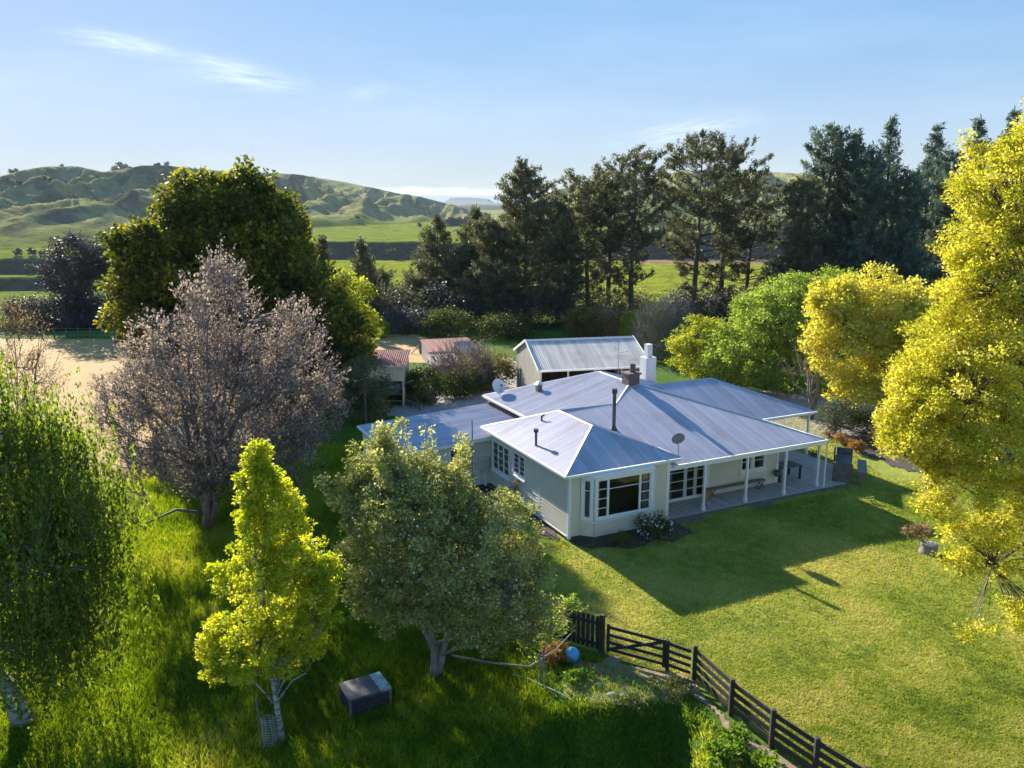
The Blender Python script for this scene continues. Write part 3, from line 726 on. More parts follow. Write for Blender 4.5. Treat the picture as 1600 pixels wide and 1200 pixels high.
def window(p0, p1, a0, a1, z0, z1, sashes, name='window', off=0, sill=True, bw=.085):
    """sashes: list of (x0, x1, [heights of glazing bars]) fractions of the opening"""
    Ln, g = frame3(p0, p1); mb = MB()
    def bx(x0, x1, q0, q1, d0, d1): mb.hexa([g(x0, q0, off + d1), g(x1, q0, off + d1), g(x1, q0, off + d0), g(x0, q0, off + d0), g(x0, q1, off + d1), g(x1, q1, off + d1), g(x1, q1, off + d0), g(x0, q1, off + d0)])
    bx(a0 - bw, a0, z0 - bw, z1 + bw, -.1, .05); bx(a1, a1 + bw, z0 - bw, z1 + bw, -.1, .05); bx(a0, a1, z1, z1 + bw, -.1, .048); bx(a0, a1, z0 - bw, z0, -.1, .048)
    W = a1 - a0; H = z1 - z0; panes = []
    for i, (s0, s1, bars) in enumerate(sashes):
        x0, x1 = a0 + W * s0, a0 + W * s1; t = .05
        for q in ((x0, x0 + t, z0 + .0015, z1 - .0015), (x1 - t, x1, z0 + .0015, z1 - .0015)): bx(*q, -.05, .012 + .001 * i)
        bx(x0 + t, x1 - t, z1 - t, z1 - .002, -.05, .010); bx(x0 + t, x1 - t, z0 + .002, z0 + t, -.05, .010)
        for b in bars: bx(x0 + t, x1 - t, z0 + H * b - .014, z0 + H * b + .014, -.04, .006)
        panes.append((x0 + t * .6, x1 - t * .6))
    w = mb.build(name, M['white'], ho)
    for x0, x1 in panes:
        pm = MB(); pm.face([g(x0, z0 + .03, off - .02), g(x1, z0 + .03, off - .02), g(x1, z1 - .03, off - .02), g(x0, z1 - .03, off - .02)]); pm.build('pane', M['glass'], w)
    if sill:
        sm = MB(); q = off
        sm.hexa([g(a0 - bw - .04, z0 - bw - .05, q + .12), g(a1 + bw + .04, z0 - bw - .05, q + .12), g(a1 + bw + .04, z0 - bw - .05, q + .0), g(a0 - bw - .04, z0 - bw - .05, q + .0), g(a0 - bw - .04, z0 - bw - .002, q + .11), g(a1 + bw + .04, z0 - bw - .002, q + .11), g(a1 + bw + .04, z0 - bw - .002, q + .0), g(a0 - bw - .04, z0 - bw - .002, q + .0)])
        sm.build('sill', M['white'], w)
    return w
E8 = [(.25), (.5), (.75)]
# side wall (faces left): walk v 8.2 -> 0
SW = ((0, 8.2), (0, 0)); A = (8.2 - 7.5, 8.2 - 5.68, 1.05, 2.45); B_ = (8.2 - 5.2, 8.2 - 4.03, 1.52, 2.5)
boards(*SW, .2, 2.93, [A, B_])
window(*SW, *A, [(0, .33, [.5, .25, .75]), (.33, .66, [.5, .25, .75]), (.66, 1, [.5, .25, .75])])
window(*SW, *B_, [(0, .5, [.5, .25, .75]), (.5, 1, [.5, .25, .75])])
FW = ((0, 0), (5.05, 0)); 
boards(*FW, .2, 2.93, [(.55, 4.3, .0, 2.85)])
boards((5.05, 0), (5.05, 1.6), .1, 2.85, [])
# bay
bay = [(.53, 0), (.97, -.45), (3.88, -.45), (4.32, 0)]
for a, b in zip(bay, bay[1:]): boards(a, b, .2, .86, [], lining=False)
bt = MB(); 
for z0, z1 in ((.80, .86), (2.74, 2.9)):
    q = [(.50, .01), (.95, -.5), (3.9, -.5), (4.35, .01)]; bt = MB(); bt.hexa([(*p, z0) for p in q] + [(*p, z1) for p in q]); bt.build('bay_trim', M['white'], ho)
window((.97, -.45), (3.88, -.45), .12, 2.79, .99, 2.66, [(0, .2, [.25, .5, .75]), (.2, .80, [.73]), (.80, 1, [.25, .5, .75])], 'bay_window', sill=False, bw=.11)
window((.53, 0), (.97, -.45), .16, .47, .99, 2.66, [(0, 1, [.72])], 'bay_window', sill=False, bw=.11)
window((3.88, -.45), (4.32, 0), .16, .47, .99, 2.66, [(0, 1, [.25, .5, .75])], 'bay_window', sill=False, bw=.11)
cu = MB(); n = 24
for i in range(n):
    a, b = i / n, (i + 1) / n; p = lambda t: (.68 + .34 * t + .02 * math.sin(t * 40), .08 - .34 * t + .03 * math.cos(t * 40))
    cu.face([(*p(a), .95), (*p(b), .95), (*p(b), 2.65), (*p(a), 2.65)])
cu.build('curtain', M['curtain'], ho)
# verandah wall
VW = ((5.05, 1.6), (12.95, 1.6)); o = 5.05
D1 = (6.27 - o, 8.35 - o, .22, 1.98); D2 = (10.6 - o, 12.05 - o, 1.05, 1.9)
boards(*VW, .13, 2.9, [D1, D2])
window(*VW, D1[0], D1[0] + .93, D1[2], D1[3], [(0, 1, [.25, .5, .75])], 'french_door', sill=False, bw=.06)
window(*VW, D1[0] + 1.0, D1[0] + 1.52, D1[2], D1[3], [(0, 1, [.25, .5, .75])], 'french_door', sill=False, bw=.06)
window(*VW, D1[0] + 1.58, D1[1], D1[2], D1[3], [(0, 1, [.25, .5, .75])], 'french_door', sill=False, bw=.06)
window(*VW, D2[0], D2[0] + .62, D2[2], D2[3], [(0, 1, [.5])]); window(*VW, D2[0] + .78, D2[1], D2[2], D2[3], [(0, 1, [.5])])
boards((12.95, 1.6), (12.95, 13.8), .13, 2.9, [(3, 5, .9, 2.1)])
window((12.95, 1.6), (12.95, 13.8), 3, 5, .9, 2.1, [(0, .5, [.5]), (.5, 1, [.5])])
boards((12.95, 13.8), (2.95, 13.8), .1, 2.9, [(2, 3.5, 1, 2), (6, 8, 1, 2)])
window((12.95, 13.8), (2.95, 13.8), 2, 3.5, 1, 2, [(0, .5, []), (.5, 1, [])]); window((12.95, 13.8), (2.95, 13.8), 6, 8, 1, 2, [(0, .5, []), (.5, 1, [])])
boards((2.95, 13.8), (2.95, 8.2), .1, 2.85, [])
# lean-to
LW = ((-4.9, 7.9), (0, 7.9)); W_ = (-2.14 + 4.9, -.97 + 4.9, .95, 2.1)
boards(*LW, .1, 2.2, [W_], lining=M['innerlight']); lw = MB()
lw.face([(-4.9, 7.895, 2.2), (0, 7.895, 2.2), (0, 7.895, 2.52), (-4.9, 7.895, 2.24)]); lw.face([(-4.9, 7.99, 2.2), (0, 7.99, 2.2), (0, 7.99, 2.52), (-4.9, 7.99, 2.24)]); lw.build('wall', M['cream'], ho)
window(*LW, *W_, [(0, .5, []), (.5, 1, [.62])])
boards((-4.9, 13.4), (-4.9, 7.9), .1, 2.22, [], lining=M['innerlight'])
boards((2.9, 13.4), (-4.9, 13.4), .1, 2.22, [(2.6, 7.2, .5, 2.1)], lining=M['innerlight'])
window((2.9, 13.4), (-4.9, 13.4), 2.6, 7.2, .5, 2.1, [(0, .25, []), (.25, .5, []), (.5, .75, []), (.75, 1, [])])  # unseen back window, added so sun brightens the lean-to room
it = MB(); it.box(-4.85, 2.9, 7.95, 13.35, .05, .1); it.box(.05, 12.9, 1.7, 13.7, .05, .12); it.box(.1, 5, -.38 + .4, 1.8, .05, .12); it.box(.1, 5, .02, 5.4, 2.86, 2.9); it.box(.12, .16, .1, 7.9, .2, 2.8); it.box(5.1, 12.9, 1.7, 7, 2.42, 2.46)
it.build('interior', M['inner'], ho)
im = MB(); im.box(.2, 5, 4.6, 4.7, .12, 2.86); im.box(5.2, 12.8, 5.2, 5.3, .12, 2.42); im.build('inner_wall', M['inner'], ho)
for (fx, a, b, z0, z1) in (((SW), B_[0] + .02, B_[0] + .3, 1.5, 2.5), ((SW), A[0] + .02, A[0] + .4, 1.0, 2.45), ((SW), A[1] - .3, A[1] - .02, 1.0, 2.45), ((VW), D2[0] + .02, D2[0] + .2, 1.0, 1.9), ((VW), D2[1] - .2, D2[1] - .02, 1.0, 1.9), ((VW), D1[0] + .05, D1[0] + .3, .2, 1.98), ((bay[1], bay[2]), .14, .34, .99, 2.66), ((bay[1], bay[2]), 2.5, 2.77, .99, 2.66)):
    Ln, g = frame3(*fx); cu = MB(); n = 12
    for i in range(n):
        q = lambda k: (a + (b - a) * k / n, -.14 + .025 * math.sin(k * 1.9))
        (s0, o0), (s1, o1) = q(i), q(i + 1); cu.face([g(s0, z0, o0), g(s1, z0, o1), g(s1, z1, o1), g(s0, z1, o0)])
    cu.build('curtain', M['curtain'], ho)
# base and corner boards
fb = MB(); fb.box(-.02, .04, -.02, 8.1, -.1, .2); fb.box(0, 5.03, -.015, .06, -.1, .2); fb.hexa([(.53, .05, -.1), (.97, -.43, -.1), (3.88, -.43, -.1), (4.32, .05, -.1), (.53, .05, .2), (.97, -.43, .2), (3.88, -.43, .2), (4.32, .05, .2)]); fb.box(-4.88, 0, 7.93, 8.0, -.1, .1); fb.box(-4.88, -4.8, 7.95, 13.3, -.1, .1)
fb.build('foundation', M['found'], ho)
cb = MB()
for u0, u1, v0, v1, z0, z1 in ((-.035, .10, -.035, .0, .1, 2.92), (-.035, 0, .0, .10, .1, 2.92), (4.92, 5.085, -.035, 0, .1, 2.92), (-4.94, -4.76, 7.86, 7.90, .05, 2.2), (-4.3, -4.18, 7.855, 7.9, .1, 2.15), (12.82, 12.985, 1.56, 1.6, .13, 2.8), (8.42, 8.62, 1.555, 1.6, .13, 2.4), (-.03, 0, 2.52, 2.66, .2, 1.55), (6.0, 6.1, 1.555, 1.6, .13, 2.4)): cb = MB(); cb.box(u0, u1, v0, v1, z0, z1); cb.build('corner_board', M['white'], ho)
cb = MB(); cb.box(-.05, -.005, .1, 7.88, .16, .215); cb.build('skirting', M['white'], ho)
# roof furniture
mb = MB(); mb.tube([(.28, 3.5, 3.2), (.28, 3.5, 3.85)], .055, 10); mb.tube([(.28, 3.5, 3.83), (.28, 3.5, 3.98)], .11, 12); mb.build('flue', M['darkmetal'], ho)
mb = MB(); mb.tube([(4.38, 3.47, 3.4), (4.38, 3.47, 5.2)], .085, 12); mb.tube([(4.38, 3.47, 5.2), (4.38, 3.47, 5.42)], .125, 12); mb.tube([(4.38, 3.47, 3.4), (4.38, 3.47, 3.62)], [.2, .1], 12); mb.build('flue', M['darkmetal'], ho)['label'] = 'tall dark flue pipe'
mb = MB(); mb.box(4.42, 4.70, 11.2, 11.48, 3.5, 4.05); mb.box(4.30, 4.82, 11.05, 11.6, 3.46, 3.60); c = mb.build('vent', M['greywood'], ho); mb = MB(); mb.hexa([(4.34, 11.12, 4.05), (4.78, 11.12, 4.05), (4.78, 11.56, 4.05), (4.34, 11.56, 4.05), (4.5, 11.28, 4.2), (4.62, 11.28, 4.2), (4.62, 11.4, 4.2), (4.5, 11.4, 4.2)]); mb.build('vent_cap', M['dish'], c)
mb = MB(); mb.tube([(1.63, 5.5, 3.7), (1.63, 5.5, 3.93), (1.75, 5.45, 4.0)], .05, 8); mb.build('vent', M['darkmetal'], ho)
mb = MB(); mb.box(7.62, 8.3, 7.1, 7.75, 4.2, 5.05); mb.box(7.55, 8.37, 7.03, 7.82, 5.05, 5.15); c = mb.build('chimney', M['brick'], ho, bevel=.01); mb = MB(); mb.tube([(8.05, 7.42, 5.14), (8.05, 7.42, 5.6)], [.17, .14], 12); mb.build('chimney_pot', M['greywood'], c)
mb = MB(); mb.box(12.8, 13.55, 12.9, 13.6, .0, 4.55); mb.build('chimney', M['block'], ho, bevel=.01)['label'] = 'white painted block chimney'; mb = MB(); mb.box(12.98, 13.34, 13.06, 13.42, 4.55, 5.35); mb.build('chimney_pot', M['block'], ho.children[-1] if False else c)
# verandah
dk = MB(); x = 5.1
while x < 17.75:
    v0 = -.05; v1 = 1.56 if x < 12.95 else 9.0
    if x > 15.9: v0 = -.05 + (x - 15.9) * .95
    dk.box(x, x + .13, v0, v1, .06, .12); x += .14
deck = dk.build('deck', M['deck'], ho)
mb = MB(); mb.box(5.1, 15.95, -.085, -.055, -.3, .10); mb.bar((15.97, -.09, -.12), (17.85, 1.74, -.12), .03, .44); mb.bar((17.87, 1.74, -.12), (17.87, 9, -.12), .03, .44); mb.build('deck_fascia', M['greywood'], deck)
mb = MB(); mb.box(5.15, 11.0, -.55, -.12, -.12, .0); mb.box(6.2, 7.6, -.9, -.57, -.12, -.045); mb.build('step', M['greywood'], deck)
for u, v, zt in ((7.15, .12, 2.46), (9.62, .12, 2.46), (12.0, .12, 2.46), (14.32, .3, 2.46), (18.15, 4.78, 2.42), (18.15, 12.2, 2.42), (16.4, 12.2, 2.42), (14.3, 4.4, 2.42)):
    mb = MB(); mb.box(u - .055, u + .055, v - .055, v + .055, .12 if u < 18 else -.1, zt); mb.box(u - .08, u + .08, v - .08, v + .08, .12 if u < 18 else -.1, .32); mb.build('verandah_post', M['white'], ho, bevel=.008)
mb = MB(); mb.bar((5.1, .12, 2.38), (14.4, .12, 2.38), .09, .14); mb.bar((14.32, .2, 2.38), (14.32, 4.7, 2.38), .09, .14); mb.bar((14.3, 4.78, 2.36), (18.2, 4.78, 2.36), .09, .14); mb.bar((18.15, 4.8, 2.36), (18.15, 12.3, 2.36), .09, .14); mb.build('verandah_beam', M['white'], ho)
mb = MB(); mb.tube([(14.5, .0, 2.45), (14.5, .0, -.2)], .04, 8); mb.build('downpipe', M['white'], ho)
mb = MB(); mb.tube([(-1.02, 7.78, 0), (-1.0, 7.76, 3.55)], .035, 8); mb.build('vent_pipe', M['gal'], ho)
mb = MB(); mb.box(-.66, -.14, 7.72, 7.89, .85, 1.48); mb.box(-.69, -.11, 7.70, 7.89, 1.48, 1.52); c = mb.build('meter_box', M['cream'], ho, bevel=.01); mb = MB(); mb.box(-.62, -.18, 7.705, 7.72, .89, 1.44); mb.build('door', M['creamdull'], c)
mb = MB(); mb.box(-.66, -.60, 7.84, 7.89, .1, .85); mb.box(-.32, -.22, 7.84, 7.89, -.05, .85); mb.build('conduit', M['white'], ho)
mb = MB(); mb.bar((6.05, 1.4, 2.2), (6.5, 1.4, 2.2), .1, .07); mb.build('wall_lamp', M['black'], ho)

def hthing(name, u, v, z, rz, label, cat, group=None):
    return empty(name, hw(u, v, z), HA + rz, label, cat, group)
def dish(name, u, v, z, label, mat, mh, face, tilt, r):
    t = hthing(name, u, v, z, 0, label, 'satellite dish'); mb = MB()
    mb.tube([(0, 0, -.05), (0, 0, mh)], .025, 8); mb.tube([(.3, .3, .0), (0, 0, mh * .6)], .012, 6); mb.build('mast', M['gal'], t)
    d = Vector((math.cos(face) * math.cos(tilt), math.sin(face) * math.cos(tilt), math.sin(tilt))); a = d.cross(Vector((0, 0, 1))).normalized(); b = a.cross(d)
    c = Vector((0, 0, mh + .1)); mb = MB(); n = 28; rings = [0, .25, .5, .75, 1]
    for side in (0, .012):
        base = len(mb.v)
        for q in rings:
            for k in range(n): t_ = 6.2832 * k / n; mb.v.append(tuple(c + (a * math.cos(t_) + b * math.sin(t_) * 1.1) * q * r + d * (q * q * r * .22 - side)))
        for i in range(len(rings) - 1):
            for k in range(n): p = base + i * n + k; q = base + i * n + (k + 1) % n; mb.f.append((p, q, q + n, p + n))
    mb.build('reflector', mat, t, smooth=True)
    mb = MB(); e = c + d * r * 1.0 - b * r * .15; mb.tube([c - b * r, e - b * r * .3, e], .014, 6); mb.box(e.x - .05, e.x + .05, e.y - .05, e.y + .05, e.z - .04, e.z + .06); mb.build('feed_arm', M['darkmetal'], t)
    return t
dish('satellite_dish', 2.95, 13.2, 3.05, 'pale round satellite dish on the far left corner of the roof beside the lean-to', M['dish'], .55, R(-88), R(28), .40)
dish('satellite_dish', 6.13, .82, 2.74, 'dark shaded satellite dish seen from its back near the verandah gutter', M['dishshaded'], .6, R(70), R(28), .30)
t = hthing('television_aerial', 7.6, 8.1, 4.5, 0, 'thin television aerial standing behind the brick chimney', 'aerial'); mb = MB(); mb.tube([(0, 0, 0), (0, 0, 2.3)], .02, 6); mb.build('mast', M['gal'], t)
mb = MB(); mb.tube([(-.55, 0, 1.55), (.7, .1, 1.6)], .012, 5)
for k in range(7): mb.tube([(-.5 + k * .18, -.25, 1.56), (-.5 + k * .18, .25, 1.58)], .007, 4)
for k in range(4): mb.tube([(-.35, -.12 + k * .0, 1.75 + k * .13), (.05, .12, 1.75 + k * .13)], .009, 4)
mb.build('antenna_elements', M['darkmetal'], t)

# things about the house
t = hthing('bench', 10.1, 1.28, .12, 0, 'long low weathered plank bench on the verandah', 'bench'); mb = MB(); mb.box(-1.75, 1.7, -.14, .14, .41, .46); mb.build('seat', M['oldwood'], t)
for x in (-1.55, 1.5):
    mb = MB(); 
    for s in (-1, 1): mb.bar((x - .22, s * .1, 0), (x + .18, s * .1, .41), .03, .04, (0, 1, 0)); mb.bar((x + .22, s * .1, 0), (x - .1, s * .1, .41), .03, .04, (0, 1, 0))
    mb.build('leg', M['greywood'], t)
t = hthing('table', 13.75, 1.9, .12, 0, 'dark legged outdoor table at the verandah corner', 'table'); mb = MB(); mb.box(-.75, .75, -.45, .45, .68, .73); mb.build('table_top', M['greywood'], t)
for x in (-.68, .68):
    for y in (-.38, .38): mb = MB(); mb.box(x - .045, x + .045, y - .045, y + .045, 0, .68); mb.build('leg', M['black'], t)
# high backed corner seat on the deck edge
t = hthing('outdoor_seat', 17.0, 1.2, .12, R(42), 'large dark timber seat with a solid back at the deck edge', 'seat'); t.scale = (1.25, 1.25, 1.45)
mb = MB(); mb.box(-1.1, 1.1, -.35, .2, .38, .44); mb.build('seat', M['greywood'], t)
mb = MB()
for k in range(5):
    mb.box(-1.1, 1.1, .2 + k * .012, .235 + k * .012, .42 + k * .105, .515 + k * .105)
mb.build('backrest', M['greywood'], t)
for x in (-1.12, 1.12): mb = MB(); mb.box(x - .035, x + .035, -.4, .34, 0, .68); mb.build('arm', M['greywood'], t)
mb = MB(); mb.box(-.9, .9, -.95, -.6, .30, .35); mb.build('footboard', M['oldwood'], t)
for x in (-.8, .8): mb = MB(); mb.box(x - .04, x + .04, -.9, -.65, 0, .30); mb.build('leg', M['oldwood'], t)
def pot(name, loc, r, h, mat, label, cat, plant=None):
    t = empty(name, loc, 0, label, cat); mb = MB(); mb.lathe((0, 0, 0), [(0, .0), (r * .7, 0), (r, h * .85), (r * 1.1, h * .86), (r * 1.1, h), (r * .9, h), (r * .85, h * .8), (0, h * .8)]); mb.build('pot', mat, t, smooth=True)
    if plant:
        P = rng.standard_normal((90, 3)) * np.array([r * .6, r * .6, r * .5]) + np.array([0, 0, h + r * .5]); V, Fq = leafquads(P, .09, .5); npmesh('foliage', V, Fq, plant, t, np.repeat(rng.random(90), 4))
    return t
pot('flower_pot', hw(16.15, .35, .12), .15, .26, M['terra'], 'terracotta flower pot on the front corner of the deck', 'flower pot', None)
pot('flower_pot', hw(18.0, 4.0, -.1), .22, .3, M['greywood'], 'planted grey tub beside the far carport post', 'flower pot', L['bush'])
t = hthing('hanging_basket', 12.72, 1.35, 0.55, 0, 'dark green hanging bucket on the verandah wall corner', 'bucket'); mb = MB(); mb.lathe((0, 0, 0), [(0, 0), (.14, .02), (.2, .28), (.19, .28), (.13, .05), (0, .04)]); mb.build('bucket', M['greenpl'], t, smooth=True); mb = MB(); mb.tube([(-.19, 0, .28), (0, 0, .85), (.19, 0, .28)], .008, 5); mb.build('handle', M['darkmetal'], t)
t = hthing('cardboard_box', 8.35, 1.35, .12, R(4), 'small tan wooden box leaning by the verandah doors', 'box'); mb = MB(); mb.box(-.17, .17, -.12, .12, 0, .42); mb.build('side', M['gold'], t, bevel=.01); mb = MB(); mb.box(-.18, .18, -.13, .13, .42, .44); mb.build('lid', M['gold'], t)
t = empty('bucket', hw(-.42, 3.7, .03), 0, 'pale plastic bucket beside the shaded side wall', 'bucket'); mb = MB(); mb.lathe((0, 0, 0), [(0, 0), (.13, 0), (.17, .36), (.18, .36), (.16, .34), (.12, .03), (0, .03)]); mb.build('bucket', M['bucket'], t, smooth=True); mb = MB(); mb.tube([(-.17, 0, .35), (0, .05, .2), (.17, 0, .35)], .007, 5); mb.build('handle', M['darkmetal'], t)
# upturned turquoise boat hull
t = hthing('kayak', -1.05, 3.4, .03, R(90), 'upturned turquoise plastic kayak lying beside the house', 'kayak'); mb = MB(); n = 16
for i in range(15):
    s = i / 14; w = .40 * math.sin(math.pi * min(1, max(0, s))) ** .6 + .01; h = .30 * math.sin(math.pi * s) ** .5 + .01
    for k in range(n + 1): a = math.pi * k / n; mb.v.append((-1.9 + 3.8 * s, w * math.cos(a), h * math.sin(a)))
for i in range(14):
    for k in range(n): p = i * (n + 1) + k; mb.f.append((p, p + 1, p + n + 2, p + n + 1))
mb.build('hull', M['turq'], t, smooth=True); mb = MB(); mb.bar((-1.7, 0, .16), (1.7, 0, .16), .05, .34); mb.build('keel', M['bucket'], t)

# ---------------------------------------------------------------- fences
def rot2(d): return math.atan2(d[1], d[0])
def gp(x, y, z=0): return (x, y, ter(x, y) + z)
# rail fence
FP = [(5.43, 22.24), (6.08, 20.5), (6.78, 19.1), (7.5, 17.94), (8.25, 16.85), (9.0, 15.7)]
t = empty('rail_fence', gp(*FP[0]), 0, 'black four rail timber fence running down from the gate to the bottom edge', 'fence'); o0 = Vector(gp(*FP[0]))
def loc(x, y, z): return Vector(gp(x, y, z)) - o0
for x, y in FP: mb = MB(); a = loc(x, y, 0); mb.box(a.x - .06, a.x + .06, a.y - .06, a.y + .06, a.z - .2, a.z + 1.12); mb.build('post', M['black'], t, bevel=.008)
for p, q in zip(FP, FP[1:]):
    for z in (.22, .47, .72, .98): 
        mb = MB(); d = (Vector(q) - Vector(p)).normalized() * .055; n_ = Vector((-d.y, d.x)) * 1.45
        mb.bar(loc(p[0] + d.x + n_.x * 0, p[1] + d.y, z), loc(q[0] - d.x, q[1] - d.y, z), .035, .14); mb.build('rail', M['black'], t)
# side panel between the gate and the fence
G0, G1, G2 = (2.98, 23.70), (4.72, 22.75), (5.33, 22.30)
t = empty('fence_panel', gp(*G1), 0, 'short black railed panel between the gate and the corner post', 'fence'); o0 = Vector(gp(*G1))
for z in (.2, .43, .66, .9): mb = MB(); mb.bar(loc(G1[0] + .06, G1[1] - .04, z), loc(G2[0], G2[1], z), .035, .1); mb.build('rail', M['black'], t)
mb = MB(); a = loc(*G1, 0); mb.box(-.05, .05, -.05, .05, -.2, 1.02); mb.build('post', M['black'], t)
d = Vector((G1[0] - G0[0], G1[1] - G0[1], 0)); t = empty('gate', gp(*G0), rot2(d), 'black timber farm gate with a diagonal brace beside the picket fence', 'gate'); Lg = d.length - .08
for z in (.18, .42, .67, .93): mb = MB(); mb.bar((.05, 0, z), (Lg - .05, 0, z), .03, .1); mb.build('rail', M['black'], t)
for x in (.05, Lg - .03): mb = MB(); mb.box(x - .045, x + .045, -.03, .03, .08, 1.03 if x < 1 else 1.0); mb.build('stile', M['black'], t)
mb = MB(); mb.bar((.08, -.035, .2), (Lg - .1, -.035, .9), .03, .1, (0, 0, 1)); mb.build('brace', M['black'], t)
mb = MB(); mb.tube([(Lg - .03, 0, 1.0), (Lg + .02, 0, .9)], .02, 6); mb.build('latch', M['gal'], t)
# picket fence
P0, P1 = (2.84, 23.78), (.2, 25.4); d = Vector((P1[0] - P0[0], P1[1] - P0[1], 0)); Lp = d.length
t = empty('picket_fence', gp(*P0), rot2(d), 'black picket fence with rounded tops beside the gate', 'fence')
for x in (0, 1.55, Lp): mb = MB(); mb.box(x - .075, x + .075, -.075, .075, -.1, 1.22 if x else 1.3); mb.build('post', M['black'], t, bevel=.01)
for z in (.28, .98): mb = MB(); mb.bar((.08, .07, z), (Lp, .07, z), .04, .09); mb.build('rail', M['black'], t)
k = .16
while k < Lp - .1:
    mb = MB(); w = .055; h = 1.22 + .02 * random.random(); pr = [(-w, .08), (w, .08), (w, h - .05), (w * .6, h - .012), (0, h), (-w * .6, h - .012), (-w, h - .05)]
    f = [(k + a, -.0, z) for a, z in pr]; b = [(k + a, .03, z) for a, z in pr]; n = len(pr)
    mb.face(b); mb.face(f[::-1])
    for i in range(n): mb.face([f[i], f[(i + 1) % n], b[(i + 1) % n], b[i]])
    mb.build('picket', M['black'], t); k += .165
# paddock wire fence far left
t = empty('wire_fence', gp(-60, 85), 0, 'thin post and wire fence along the far edge of the golden paddock', 'fence'); n = 34
for i in range(n): mb = MB(); x = i * 1.25; mb.box(x - .05, x + .05, -.05, .05, -.1, 1.05); mb.build('post', M['greywood'], t)
for z in (.3, .6, .95): mb = MB(); mb.tube([(0, 0, z), (n * 1.25, 0, z)], .012, 4); mb.build('wire', M['gal'], t)
# strainer post in the yard, power pole
t = empty('strainer_post', gp(-8.5, 75.8), 0, 'dark strainer post with a stay in the golden farm yard', 'post'); mb = MB(); mb.box(-.1, .1, -.1, .1, -.1, 1.55); mb.build('post', M['greywood'], t); mb = MB(); mb.bar((-.05, 0, .9), (-.9, -.2, .0), .08, .08); mb.build('stay', M['greywood'], t)
t = empty('washing_line_pole', gp(-9.2, 50.5), 0, 'thin bare pole with a wire beside the grey green bush', 'pole'); mb = MB(); mb.tube([(0, 0, -.1), (0, 0, 2.9)], .05, 8); mb.build('pole', M['greywood'], t); mb = MB(); mb.tube([(0, 0, 2.3), (1.4, .6, 2.35), (2.9, 1.4, 2.7)], .015, 4); mb.build('wire', M['gal'], t)
t = empty('kerb_rail', gp(*pt(636, 634)[:2]), R(-55), 'low white topped timber rail at the driveway edge', 'rail'); mb = MB(); mb.box(0, 2.0, -.05, .05, .35, .42); mb.build('rail', M['oldwood'], t)
for x in (.1, 1.9): mb = MB(); mb.box(x - .05, x + .05, -.045, .045, 0, .349); mb.build('post', M['greywood'], t)

# ---------------------------------------------------------------- sheds
def gable_shed(o, rz, W, D, he, hr, label):
    t = empty('farm_shed', o, rz, label, 'shed')
    mb = MB(); corr(mb, [(-.15, -.35, he - .1), (W + .15, -.35, he - .1), (W + .15, D / 2, hr), (-.15, D / 2, hr)], (0, -1), .15, .012); corr(mb, [(-.15, D / 2, hr), (W + .15, D / 2, hr), (W + .15, D + .3, he - .1), (-.15, D + .3, he - .1)], (0, 1), .15, .012); r = mb.build('roof', M['shedroof'], t)
    mb = MB(); cap(mb, (-.2, D / 2, hr), (W + .2, D / 2, hr), .28, .1, .05); mb.build('ridge_cap', M['cap'], r)
    mb = MB()
    for x in (-.17, W + .17): mb.bar((x, -.35, he - .1), (x, D / 2, hr), .04, .16); mb.bar((x, D / 2, hr), (x, D + .3, he - .1), .04, .16)
    mb.bar((-.15, -.38, he - .12), (W + .15, -.38, he - .12), .1, .12); mb.build('barge_board', M['white'], t)
    def sw(x, n):
        mb = MB(); k = 0; y = 0; pr = None
        while y <= D + .001:
            z = he + (hr - he) * (1 - abs(y - D / 2) / (D / 2)); c = (x + n * .02 * (k % 2), y, z - .06); 
            if pr: mb.face([(pr[0], pr[1], -.1), (c[0], c[1], -.1), c, pr])
            pr = c; y += .1; k += 1
        return mb
    sw(0, -1).build('wall', M['creamdull'], t); sw(W, 1).build('wall', M['creamdull'], t)
    mb = MB(); mb.box(0, W, D - .05, D, -.1, he); mb.build('wall', M['creamdull'], t); mb = MB(); mb.box(.1, W - .1, D - .35, D - .3, 0, he - .1); mb.build('back_shade_panel', M['shadedark'], t)  # dark panel before the back wall paints in the shed's inner shade
    for i in range(5): mb = MB(); x = .06 + i * (W - .12) / 4; mb.box(x - .06, x + .06, -.06, .06, -.1, he - .05); mb.build('post', M['creamdull'] if i in (0, 4) else M['gal'], t)
    mb = MB(); mb.box(-.07, -.02, D - 1.6, D - .8, 0, 1.9); mb.build('door', M['oldwood'], t)
    return t
fl = pt(839, 578.5, 3); fr = pt(1017, 571, 3); rz = math.atan2(fr[1] - fl[1], fr[0] - fl[0]); Ws = math.hypot(fr[1] - fl[1], fr[0] - fl[0]) - .3
sh = gable_shed((fl[0] + .2, fl[1] + .35, 0), rz, Ws, 7.4, 3.05, 4.35, 'open fronted farm shed with a rusty grey corrugated gable roof behind the house')
